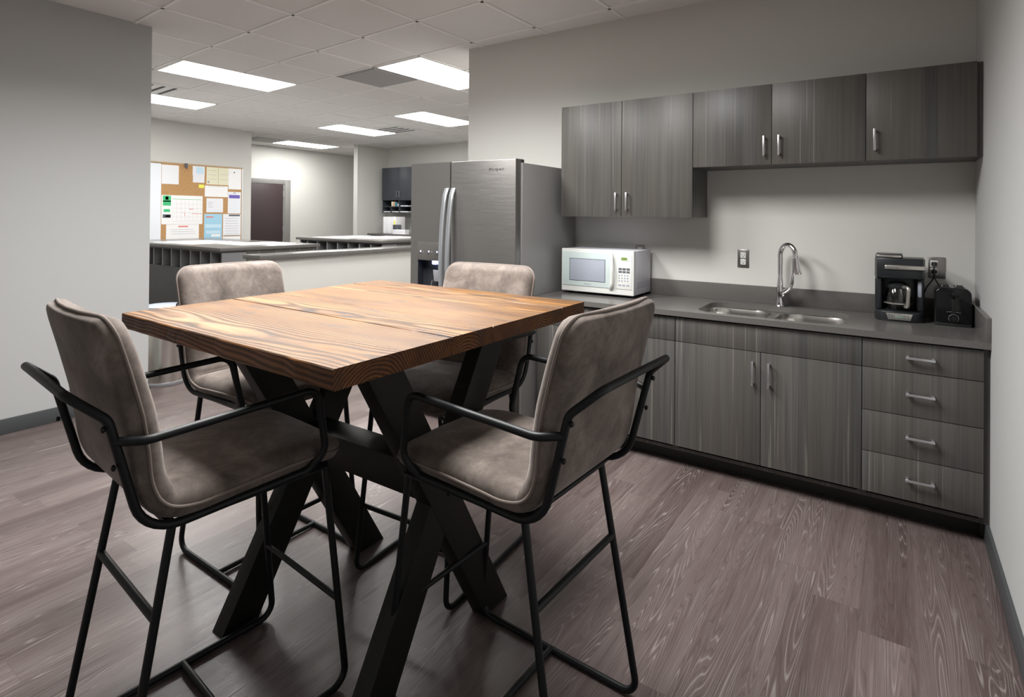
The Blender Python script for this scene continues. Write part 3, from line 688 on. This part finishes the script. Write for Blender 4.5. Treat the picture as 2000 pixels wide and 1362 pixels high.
# ------------------------------------------------------------------ bar table
tc_ = (-2.02, -2.40, 0); tb_ = thing('bar_table', tc_, 'tall square bar table with thick reclaimed wood top on black crossed legs', 'table')
TZ = 1.10; TH = .052
C0, C1, C2, C3 = Vector((-2.606, -2.984)), Vector((-1.416, -3.023)), Vector((-1.417, -1.757)), Vector((-2.655, -1.735))
ys = [0, .33, .492, .850, 1.]
bm = bmesh.new(); lay = bm.verts.layers.float_vector.new('pith')
for i in range(4):
    t0, t1 = ys[i], ys[i+1]; g_ = .0007
    q = [C0.lerp(C3, t0+g_), C1.lerp(C2, t0+g_), C1.lerp(C2, t1-g_), C0.lerp(C3, t1-g_)]
    c = sum(q, Vector((0, 0)))/4
    pith = Vector((0, c.y-tc_[1]+(-.11, -.05, .10, -.03)[i], TZ+(-.135, -.12, .05, -.09)[i]))
    NX = 24; top_, bot_ = [], []
    rows = []
    for k in range(NX+1):
        s_ = k/NX; a = q[0].lerp(q[1], s_); b_ = q[3].lerp(q[2], s_)
        ja = (random.random()-.5)*.003 if (i == 0) else 0; jb = (random.random()-.5)*.003 if i == 3 else 0
        zt = TZ+(.0, .0007, -.0004, .0004)[i]
        rows.append([(a.x, a.y+ja, TZ-TH+.004), (a.x, a.y+ja-.0, zt-.003), (a.x, a.y+ja+.003, zt), (b_.x, b_.y+jb-.003, zt), (b_.x, b_.y+jb, zt-.003), (b_.x, b_.y+jb, TZ-TH+.004), (b_.x, b_.y+jb-.004, TZ-TH), (a.x, a.y+ja+.004, TZ-TH)])
    vr = [[bm.verts.new((x-tc_[0], y-tc_[1], z)) for x, y, z in r_] for r_ in rows]
    for r_ in vr:
        for v in r_: v[lay] = pith
    for k in range(NX):
        for j in range(8): bm.faces.new((vr[k][j], vr[k][(j+1) % 8], vr[k+1][(j+1) % 8], vr[k+1][j]))
    bm.faces.new(vr[0][::-1]); bm.faces.new(vr[-1])
bmesh.ops.recalc_face_normals(bm, faces=bm.faces)
me = bpy.data.meshes.new('tabletop'); bm.to_mesh(me); bm.free(); me.materials.append(MT['top'])
o = bpy.data.objects.new('tabletop', me); COL.objects.link(o); o.parent = tb_; o['label'] = 'thick worn orange brown plank top'
LZ = TZ-TH-.0005; yc = -2.44
def xleg(xa, xb_, sgn, ins=0.):
    # leg from foot at y=yc+sgn*.30 to the opposite top, width .14 horizontally
    y_f, y_t = yc+sgn*.300, yc-sgn*.300; hw = .070
    b = MB(); b.prism([(y_f-hw, 0.0005), (y_f+hw, 0.0005), (y_t+hw, LZ), (y_t-hw, LZ)], 0, xa+ins, xb_-ins, .003)
    return b
for xa, xb_ in ((-2.315, -2.250), (-1.640, -1.575)):
    xleg(xa, xb_, 1).out('leg', 'blackwood', tb_, org=tc_); xleg(xa, xb_, -1, .0012).out('leg', 'blackwood', tb_, org=tc_)
MB().box(-2.30, -1.59, -2.500, -2.385, .522, .636, .003).out('crossbeam', 'blackwood', tb_, org=tc_)
for xa in (-2.33, -1.62): MB().box(xa, xa+.05, -2.82, -2.06, LZ-.022, LZ, .002).out('bracket', 'blackwood', tb_, org=tc_)
for x_ in (-1.5735,): 
    for (dy, dz) in ((0.02, 0), (-.03, .05)): MB().cyl((x_-.004, yc+dy, .53+dz), (x_+.002, yc+dy, .53+dz), .009, 8).out('bolt', 'screw', tb_, org=tc_)

# ------------------------------------------------------------------ bar stool
def catmull(P, per=6):
    out = []; Q = [P[0]]+P+[P[-1]]
    for i in range(1, len(Q)-2):
        for k in range(per):
            t = k/per; a, b, c, d = Q[i-1], Q[i], Q[i+1], Q[i+2]
            out.append(tuple(.5*((2*b[j])+(-a[j]+c[j])*t+(2*a[j]-5*b[j]+4*c[j]-d[j])*t*t+(-a[j]+3*b[j]-3*c[j]+d[j])*t**3) for j in range(len(b))))
    out.append(P[-1]); return out
# profile: y, z, half width, half thickness
prof = catmull([(.300, .716, .222, .022), (.270, .731, .226, .026), (.18, .741, .230, .029), (.06, .739, .232, .030), (-.06, .734, .234, .031), (-.140, .732, .236, .032),
  (-.205, .753, .238, .034), (-.243, .812, .240, .036), (-.264, .90, .243, .037), (-.289, 1.00, .246, .036), (-.315, 1.10, .247, .034), (-.337, 1.175, .247, .031), (-.348, 1.218, .246, .027)], 7)
SL = [0.]
for i in range(1, len(prof)): SL.append(SL[-1]+sqrt((prof[i][0]-prof[i-1][0])**2+(prof[i][1]-prof[i-1][1])**2))
LT = SL[-1]
def halfw(i, rc=.075, rc2=.060):
    w = prof[i][2]; s_ = SL[i]; r_ = rc; d = s_
    if LT-s_ < rc2: r_ = rc2; d = LT-s_
    if d < r_: w -= r_-sqrt(max(0, r_*r_-(r_-d)**2))
    return w
def nrm(i):
    a, b = prof[max(i-1, 0)], prof[min(i+1, len(prof)-1)]; ty, tz = b[0]-a[0], b[1]-a[1]; l = sqrt(ty*ty+tz*tz); ty /= l; tz /= l
    return (-(-tz), -ty) if False else (tz, -ty)
US_ = [sin(pi/2*k/11) for k in range(-11, 12)]
def shell(i0, i1, name, root, front_end, top_end):
    b = MB(); F, Bk = [], []
    for i in range(i0, i1+1):
        y, z, _, th = prof[i]; w = halfw(i); ny, nz = nrm(i)   # (ny,nz) points to the sitter side
        # curve the backrest a little round the sitter
        up = max(0, min(1, (z-.78)/.2))
        rf_, rb_ = [], []
        for u in US_:
            x = u*w; dE = min(w-abs(x), SL[i] if front_end else 9, (LT-SL[i]) if top_end else 9)
            q = min(dE/.042, 1.); f = sqrt(max(0, 1-(1-q)**2)); fb = (max(0, 1-(1-min(dE/.030, 1.))**3.2))**(1/3.2)
            cv = .020*up*(x/.245)**2; dome = .006*(1-(x/.24)**2)
            crease = .010*math.exp(-((SL[i]-SX_)/.022)**2)
            of_ = th*f*1.12+dome*f-crease*f; ob = (th*.90+.001)*fb
            rf_.append(b.bm.verts.new((x, y+ny*of_+cv, z+nz*of_))); rb_.append(b.bm.verts.new((x, y-ny*ob+cv, z-nz*ob)))
        F.append(rf_); Bk.append(rb_)
    n = len(US_)
    for i in range(len(F)-1):
        for k in range(n-1):
            b.bm.faces.new((F[i][k], F[i][k+1], F[i+1][k+1], F[i+1][k])); b.bm.faces.new((Bk[i][k+1], Bk[i][k], Bk[i+1][k], Bk[i+1][k+1]))
    for e, ok in ((0, front_end), (-1, top_end)):
        if not ok:
            for k in range(n-1): b.bm.faces.new((F[e][k], F[e][k+1], Bk[e][k+1], Bk[e][k]))
    bmesh.ops.remove_doubles(b.bm, verts=b.bm.verts, dist=2e-5)
    o = b.out(name, 'suede', root)
    for p in o.data.polygons: p.use_smooth = True
    o.data.set_sharp_from_angle(angle=radians(70))
    # piping along the free edge
    L_, R_ = [], []
    for i in range(i0, i1+1):
        y, z, _, th = prof[i]; w = halfw(i); up = max(0, min(1, (z-.78)/.2)); cv = .020*up*(w/.245)**2
        L_.append((-w-.0012, y+cv, z)); R_.append((w+.0012, y+cv, z))
    ny, nz = nrm(i0 if front_end else i1)
    if front_end: path = L_[::-1]+[(x_*halfw(i0), L_[0][1], L_[0][2]) for x_ in (-.5, 0, .5)]+R_
    else: path = L_+[(x_*halfw(i1), L_[-1][1]-.02*(1-x_*x_)*.9, L_[-1][2]) for x_ in (-.5, 0, .5)]+R_[::-1]
    MB().tube(path, .0042, 8).out('piping', 'piping', o)
    return o
ISP = min(range(len(prof)), key=lambda i: abs(prof[i][0]+.190)+abs(prof[i][1]-.745)); SX_ = SL[ISP]
stool = thing('bar_stool', (0, 0, 0), '', 'bar stool', 'taupe bar stools round the table')
shell(0, ISP, 'seat', stool, True, False); shell(ISP, len(prof)-1, 'backrest', stool, False, True)
TR = .0105
half = []
for s_ in (-1, 1):
    half.append([(s_*.226, .17, .707), (s_*.228, .08, .706), (s_*.231, -.256, .698), (s_*.236, -.331, .990), (s_*.200, -.400, 1.052)])
path = fillet(half[0]+half[1][::-1], [.05, .105, .04, .03, .03, .04, .105, .05], 7)
MB().tube(path, TR, 12).out('back_frame', 'blackm', stool, label='black tube frame looping behind the backrest')
for s_ in (-1, 1):
    P_ = [(s_*.236, -.317, .938), (s_*.277, -.268, .937), (s_*.274, .165, .956), (s_*.258, .205, .76), (s_*.235, .16, .711), (s_*.228, .08, .706)]
    MB().tube(fillet(P_, [.05, .045, .06, .03], 7), TR, 12).out('armrest', 'blackm', stool)
    # sled leg: front leg, floor runner and rear leg bent from one rod
    x1_, x0_ = s_*.204, s_*.226
    q = [(x1_, .235, .700), (x0_, .304, .0115), (x0_, -.304, .0115), (x1_, -.185, .696)]
    sl = MB().tube(fillet(q, [.045, .045], 8), .0105, 12).out('sled_leg', 'blackm', stool)
    for yy in (.215, -.215): MB().box(x0_-.008, x0_+.008, yy-.014, yy+.014, 0.0004, .006, .002).out('glide', 'dark', sl)
    for zz, yy, xx in ((.972, -.341, .2375), (.88, -.320, .2365)): MB().sphere((s_*xx, yy, zz), .0075, 10, (1, .7, 1)).out('screw', 'screw', stool)
    MB().box(min(s_*.20, s_*.232), max(s_*.20, s_*.232), -.20, .235, .6915, .6995, .002).out('seat_rail', 'blackm', stool)
def onleg(q, z):
    (xa, ya, za), (xb, yb, zb) = q; t = (z-za)/(zb-za); return (xa+(xb-xa)*t, ya+(yb-ya)*t)
fx, fy = onleg(((.204, .235, .70), (.226, .304, .0115)), .274); MB().tube([(-fx, fy, .274), (fx, fy, .274)], .0095, 12).out('footrest', 'blackm', stool)
fx, fy = onleg(((.204, -.185, .696), (.226, -.304, .0115)), .476); MB().tube([(-fx, fy, .476), (fx, fy, .476)], .0105, 12).out('stretcher', 'blackm', stool)
MB().tube([(-.226, .005, .0135), (.226, .005, .0135)], .0100, 12).out('base_crossbar', 'blackm', stool)
MB().box(-.206, .206, .215, .235, .688, .70, .002).out('seat_crossbar', 'blackm', stool)
MB().box(-.206, .206, -.200, -.180, .688, .70, .002).out('seat_crossbar', 'blackm', stool)
stool['label'] = 'taupe suede bar stool in the right foreground, back towards the kitchen cabinets'
stool.location = (-1.302, -2.447, 0); stool.rotation_euler[2] = radians(87.3)
dup(stool, (-2.010, -2.972, 0), radians(-5.5), 'taupe suede bar stool at the left foreground with its back to the camera')
dup(stool, (-2.597, -2.410, 0), radians(-90.7), 'taupe suede bar stool beyond the left end of the table, facing right')
dup(stool, (-1.943, -2.001, 0), radians(183.6), 'taupe suede bar stool behind the table in front of the fridge')

# ------------------------------------------------------------------ waste bin
bo_ = (-5.565, -1.487, 0); bn = thing('waste_bin', bo_, 'round brushed steel waste bin behind the left wall edge', 'bin')
MB().lathe([(.178, .0005), (.180, .004), (.178, .022), (.170, .026)], bo_[0], bo_[1], 48).out('foot_ring', 'grey', bn, org=bo_)
MB().lathe([(.168, .024), (.168, .60)], bo_[0], bo_[1], 48).out('body', 'steel', bn, org=bo_)
MB().lathe([(.171, .60), (.172, .64), (.160, .655), (.09, .664), (0, .667)], bo_[0], bo_[1], 48).out('lid', 'lid', bn, org=bo_)

# ------------------------------------------------------------------ half wall and islands
hw_ = MB().box(-5.325, -5.12, -.87, 4.93, 0, 1.029).out('wall_half', 'wall', smooth=False); struct(hw_)
MB().box(-5.365, -5.08, -.91, 4.93, 1.030, 1.070, .003).out('ledge_cap', 'quartz', label='grey stone ledge on the half wall beside the fridge', category='ledge')
def island(name, x0, x1, y0, y1, lab, div):
    o_ = ((x0+x1)/2, (y0+y1)/2, 0); t = thing('cubby_island', o_, lab, 'island', 'grey office islands with open cubbies')
    MB().box(x0, x1, y0, y1, 1.032, 1.07, .003).out('worktop', 'quartz', t, org=o_)
    MB().box(x0+.06, x1-.03, y0+.32, y1-.04, 0, 1.0315).out('body', 'lam', t, org=o_, smooth=False)
    MB().box(x0+.06, x1-.03, y0+.04, y0+.318, 0, .785).out('lower_panel', 'islp', t, org=o_, smooth=False)
    MB().box(x0+.06, x1-.03, y0+.04, y0+.318, .786, .806).box(x0+.06, x1-.03, y0+.04, y0+.318, 1.012, 1.0315).out('cubby_shelf', 'islp', t, org=o_, smooth=False)
    for d_ in div: MB().box(d_-.012, d_+.012, y0+.041, y0+.317, .8065, 1.0115).out('divider', 'grey', t, org=o_, smooth=False)
    return t
island('a', -9.0, -6.42, -.54, .75, 'grey office island with a row of cubbies nearest the notice board', [-6.462-.2235*k for k in range(12)])
island('b', -8.43, -6.42, 1.81, 3.1, 'farther grey office island with cubbies beyond the half wall', [-6.462-.246*k for k in range(8)]+[-8.358])
def sheet(x0, x1, y0, y1, z, lab, rz=0., m='paperw', n=1):
    c = ((x0+x1)/2, (y0+y1)/2, z); b = MB().box(-(x1-x0)/2, (x1-x0)/2, -(y1-y0)/2, (y1-y0)/2, 0.0003, .003*n)
    o = b.out('paper_sheet', m, smooth=False); o.location = c; o.rotation_euler[2] = rz
    o['label'] = lab; o['category'] = 'paper'; o['group'] = 'large white sheets on the islands'
sheet(-8.25, -7.35, -.40, .30, 1.07, 'large white plan sheet on the island nearest the notice board, left half', .03)
sheet(-7.30, -6.72, -.10, .62, 1.07, 'large white plan sheet on the island nearest the notice board, right half', -.04)
sheet(-8.20, -7.35, 1.95, 2.9, 1.07, 'wide white plan sheet at the left end of the farther island', .0)
sheet(-7.25, -6.75, 2.05, 2.75, 1.07, 'thick white paper stack in the middle of the farther island', .15, 'paperw', 9)

# far counter
fc = (-8.0, 4.6, 0); f = thing('office_counter', fc, 'grey office counter along the far wall under the dark wall cabinet', 'counter')
MB().box(-9.40, -5.372, 4.18, 4.949, 1.02, 1.058, .003).out('worktop', 'quartz', f, org=fc)
MB().box(-9.36, -5.38, 4.24, 4.949, 0, 1.0195).out('body', 'lamd', f, org=fc, smooth=False)
wo = (-8.7, 4.78, 1.48); w_ = thing('office_cabinet', wo, 'dark blue grey wall cabinet with open cubbies below, left of the fridge', 'cabinet')
a, bq = -9.41, -7.9
bb = MB()
bb.box(a, bq, 4.602, 4.949, 1.745, 2.43); bb.box(a, a+.018, 4.602, 4.949, 1.48, 1.745); bb.box(bq-.018, bq, 4.602, 4.949, 1.48, 1.745)
bb.box(a, bq, 4.602, 4.949, 1.48, 1.497); bb.box(a+.018, bq-.018, 4.604, 4.949, 1.605, 1.618); bb.box(a+.018, bq-.018, 4.93, 4.949, 1.497, 1.745)
for xx in (-8.92, -8.41): bb.box(xx-.009, xx+.009, 4.604, 4.93, 1.497, 1.745)
bb.box(-9.17, -9.155, 4.604, 4.93, 1.497, 1.605)
bb.out('body', 'mist', w_, org=wo, smooth=False)
for p, q, hx in ((a, -8.91, -8.945), (-8.91, -8.41, -8.868), (-8.41, bq, -7.95)):
    dd = MB().box(p+.002, q-.002, 4.583, 4.601, 1.745, 2.43, .001).out('door', 'mist', w_, org=wo)
    b = MB().box(hx-.006, hx+.006, 4.548, 4.558, 1.81, 1.94).box(hx-.005, hx+.005, 4.556, 4.583, 1.82, 1.83).box(hx-.005, hx+.005, 4.556, 4.583, 1.92, 1.93)
    b.out('handle', 'nickel', dd, org=wo)
bxs = [(-9.16, .045, .10, 'cream', 'cream'), (-9.11, .045, .10, 'orange', 'tan'), (-9.055, .055, .085, 'teal', 'teal blue'), (-8.975, .045, .05, 'paperw', 'white')]
for x_, w, h, mm, nm in bxs:
    o = MB().box(x_, x_+w, 4.62, 4.75, 1.6185, 1.6185+h, .002).out('small_box', mm, org=(x_+w/2, 4.68, 1.6185)); o['label'] = 'small %s box in the upper cubby of the dark wall cabinet' % nm; o['category'] = 'box'; o['group'] = 'small boxes in the office cubbies'
for x_, z_, nm in ((-9.38, 1.4975, 'lower left'), (-9.13, 1.4975, 'lower middle'), (-8.88, 1.4975, 'lower right'), (-8.88, 1.6185, 'upper right')):
    o = MB().box(x_, x_+.22, 4.61, 4.86, z_, z_+.018).out('paper_stack', 'paper', org=(x_+.11, 4.73, z_), smooth=False); o['label'] = 'white paper stack in the %s cubby of the dark wall cabinet' % nm; o['category'] = 'paper'; o['group'] = 'paper stacks in the office cubbies'
names = ['leftmost', 'second', 'third', 'fourth', 'fifth']
for k in range(5):
    x_ = -9.20+k*.075
    o_ = (x_+.035, 4.55, 1.058); t = thing('binder', o_, '%s of five white binders standing on the office counter, counted from the left' % names[k], 'binder', 'white binders on the office counter')
    MB().box(x_, x_+.070, 4.43, 4.70, 1.0585, 1.40, .006).out('cover', 'paper' if k % 2 else 'paperw', t, org=o_)
    MB().box(x_+.015, x_+.055, 4.428, 4.430, 1.22, 1.32).out('spine_label', 'yellow' if k == 4 else 'paper', t, org=o_, smooth=False)
mo2 = (-8.74, 4.45, 1.058); t = thing('mesh_basket', mo2, 'dark wire mesh basket beside the white binders on the office counter', 'basket')
mb2 = MB()
for k in range(8): mb2.box(-8.82+k*.0222, -8.816+k*.0222, 4.34, 4.344, 1.0585, 1.24)
for k in range(8): mb2.box(-8.82, -8.66, 4.34, 4.344, 1.06+k*.0246, 1.064+k*.0246)
mb2.box(-8.82, -8.816, 4.34, 4.42, 1.0585, 1.24).box(-8.664, -8.66, 4.34, 4.42, 1.0585, 1.24).box(-8.82, -8.66, 4.416, 4.42, 1.0585, 1.24)
mb2.out('wire_body', 'inkd', t, org=mo2, smooth=False)
for k in range(3):
    o = MB().box(-8.70, -8.36, 4.22, 4.335, 1.0585+k*.030, 1.0585+k*.030+.027).out('paper_stack', 'paper', org=(-8.5, 4.28, 1.0585+k*.03), smooth=False)
    o['label'] = '%s of three paper stacks piled beside the mesh basket' % ('bottom', 'middle', 'top')[k]; o['category'] = 'paper'; o['group'] = 'paper stacks on the office counter'

# far door in corridor
do = (-11.55, 3.3, 0); dr = MB().box(-11.549, -11.50, 3.69, 3.83, 0, 2.19, .004).box(-11.549, -11.50, 2.62, 2.76, 0, 2.19, .004).box(-11.549, -11.50, 2.76, 3.69, 2.09, 2.19, .004).out('door_1', 'steelgrey', org=do)
struct(dr)
lf = MB().box(-.0, .04, -.53, .34, .008, 2.085, .002).out('leaf', 'doorleaf', dr)
lf.location = (0.004, 0, 0)
MB().box(.0, .046, .345, .386, .0, 2.086).out('stop', 'steelgrey', dr)
for z_ in (.25, 1.05, 1.82): MB().cyl((.052, .345, z_), (.052, .345, z_+.12), .012, 10).out('hinge', 'nickel', dr)

# ------------------------------------------------------------------ notice board
no = (-9.85, .9, .9); nb = thing('notice_board', no, 'cork notice board with white left section and thin wood frame', 'notice board')
MB().box(-9.849, -9.832, .39, 1.705, .92, 2.225).out('cork_panel', 'cork', nb, org=no, smooth=False)
MB().box(-9.849, -9.828, -.60, .389, .92, 2.21).out('white_panel', 'white', nb, org=no, smooth=False)
MB().box(-9.849, -9.824, -.60, 1.72, 2.225, 2.245, .002).out('frame', 'oak', nb, org=no)
MB().box(-9.849, -9.824, -.60, 1.72, .895, .92, .002).out('frame', 'oak', nb, org=no)
MB().box(-9.849, -9.824, 1.706, 1.72, .92, 2.225, .002).out('frame', 'white', nb, org=no)
def notice(y0, y1, z0, z1, m, lab, bits=(), lev=0, name='notice_paper', cat='notice'):
    x = -9.8318+.0022*lev; o_ = (x, (y0+y1)/2, z1)
    t = thing(name, o_, lab, cat, 'papers pinned to the notice board')
    sh = MB().box(x, x+.0018, y0, y1, z0, z1).out('sheet', m, t, org=o_, smooth=False)
    for bm_, u0, u1, v0, v1 in bits:
        MB().box(x+.0018, x+.0024, y0+(y1-y0)*u0, y0+(y1-y0)*u1, z0+(z1-z0)*v0, z0+(z1-z0)*v1).out('print', bm_, sh, org=o_, smooth=False)
    return t
def lines(n, v0=.15, v1=.85, u0=.12, u1=.88, m='ink', th=.012): return [(m, u0, u1-.1*((k*7) % 3)/3, v0+(v1-v0)*k/(n-1), v0+(v1-v0)*k/(n-1)+th) for k in range(n)]
notice(.395, .650, 1.90, 2.20, 'paper', 'white sheet at the top left corner of the cork board', [])
notice(.865, 1.06, 2.06, 2.215, 'paper', 'pale blue white sheet at the top middle of the cork board', [('cyl', .3, .9, .2, .9)])
notice(.870, 1.055, 1.945, 2.075, 'paper', 'small white card under the pale sheet at top middle', [], 1)
notice(1.09, 1.285, 1.925, 2.215, 'cream', 'cream yellow sheet at the top of the cork board', lines(3, .3, .8)+[('ink', .1, .25, .08, .2)])
notice(1.29, 1.495, 1.925, 2.215, 'cream', 'second cream sheet, right of the first, at the top', lines(2, .3, .6))
notice(1.465, 1.692, 1.86, 2.218, 'paperw', 'tall white sheet with a dark spot at the top right corner', [('inkd', .40, .50, .78, .84)], 1)
notice(.965, 1.05, 1.86, 1.915, 'yellow', 'small bright yellow sticky note on the cork', [], 1)
notice(1.065, 1.455, 1.72, 1.905, 'paperw', 'white sheet below the cream sheets', lines(1+1, .9, .95))
notice(1.46, 1.690, 1.445, 1.815, 'paper', 'white sheet with a purple heading at the right edge', [('purple', .08, .92, .70, .86), ('inkd', .4, .6, .93, .96)]+lines(5, .1, .6, m='cyl'))
cal = [('green', .03, .22, .64, .98), ('yellow', .09, .16, .84, .95), ('paperw', .03, .22, .77, .81), ('inkd', .03, .22, .22, .34), ('green', .05, .2, .42, .52), ('paper', .09, .2, .25, .31), ('green', .25, .97, .865, .878), ('red', .48, .56, .40, .41), ('red', .55, .56, .28, .41), ('red', .72, .98, .36, .375), ('red', .66, .76, .52, .54)]
for r_ in range(5):
    cal.append(('ink', .26, .97, .10+r_*.15, .104+r_*.15))
for c_ in range(8): cal.append(('ink', .26+c_*.1, .262+c_*.1, .10, .82))
notice(.398, 1.03, 1.265, 1.725, 'paperw', 'wide wall calendar with green corner pictures and red marks', cal, 0, 'wall_calendar', 'calendar')
notice(.47, .975, .925, 1.262, 'paperw', 'large white notice below the calendar', [('red', .36, .66, .87, .93)]+lines(3, .55, .75, .15, .9), 0)
notice(1.095, 1.375, 1.46, 1.695, 'paper', 'small landscape sheet right of the calendar', lines(4, .35, .7, .08, .4, th=.02)+[('cyl', .05, .9, .1, .14)])
notice(1.06, 1.36, .925, 1.432, 'cyan', 'light blue flyer low in the middle of the board', [('cyl', .05, .95, .55, .66), ('paperw', .4, .9, .25, .33), ('red', .1, .5, .88, .92), ('cyl', .1, .9, .35, .45), ('cyl', .05, .95, .05, .18)])
notice(1.378, 1.692, 1.06, 1.432, 'paper', 'text sheet with a dark header at the lower right of the board', [('inkd', .32, .95, .90, .98), ('inkd', .04, .96, .0, .02)]+lines(7, .1, .8))
notice(1.378, 1.69, .925, 1.05, 'paperw', 'white sheet at the bottom right corner of the board', [])
cl = MB().box(-9.826, -9.80, .735, .775, 2.18, 2.245, .004).cyl((-9.80, .755, 2.19), (-9.79, .755, 2.16), .010, 8).out('binder_clip', 'inkd', org=(-9.82, .755, 2.2)); cl['label'] = 'black clip on the top edge of the cork board'; cl['category'] = 'clip'

# ------------------------------------------------------------------ camera
cx, cy, cz, yaw, pit, rol, fpx, sy = -0.3527, -3.8733, 1.4567, -0.5939, 0.0053, 0.0086, 1108.09, 414.39
fw = Vector((sin(yaw)*cos(pit), cos(yaw)*cos(pit), sin(pit))); rt = Vector((cos(yaw), -sin(yaw), 0)); u_ = rt.cross(fw)
r2 = rt*cos(rol)+u_*sin(rol); u2 = -rt*sin(rol)+u_*cos(rol)
cam = bpy.data.cameras.new('camera'); co_ = bpy.data.objects.new('camera', cam); COL.objects.link(co_)
M = Matrix.Identity(4)
for i in range(3): M[i][0] = r2[i]; M[i][1] = u2[i]; M[i][2] = -fw[i]
M[0][3], M[1][3], M[2][3] = cx, cy, cz
co_.matrix_world = M; cam.sensor_width = 36.; cam.lens = fpx*36/2000; cam.shift_y = -(681-sy)/2000; cam.clip_start = .05; cam.clip_end = 60
S.camera = co_

w = bpy.data.worlds.new('world'); w.use_nodes = True; w.node_tree.nodes['Background'].inputs[0].default_value = (.5, .5, .5, 1); w.node_tree.nodes['Background'].inputs[1].default_value = .05
S.world = w
S.view_settings.view_transform = 'Standard'; S.view_settings.look = 'None'; S.view_settings.gamma = 1.; S.view_settings.use_curve_mapping = False
S.view_settings.exposure = .88
S.cycles.use_denoising = True; S.cycles.max_bounces = 8; S.cycles.diffuse_bounces = 5; S.cycles.sample_clamp_indirect = 8.
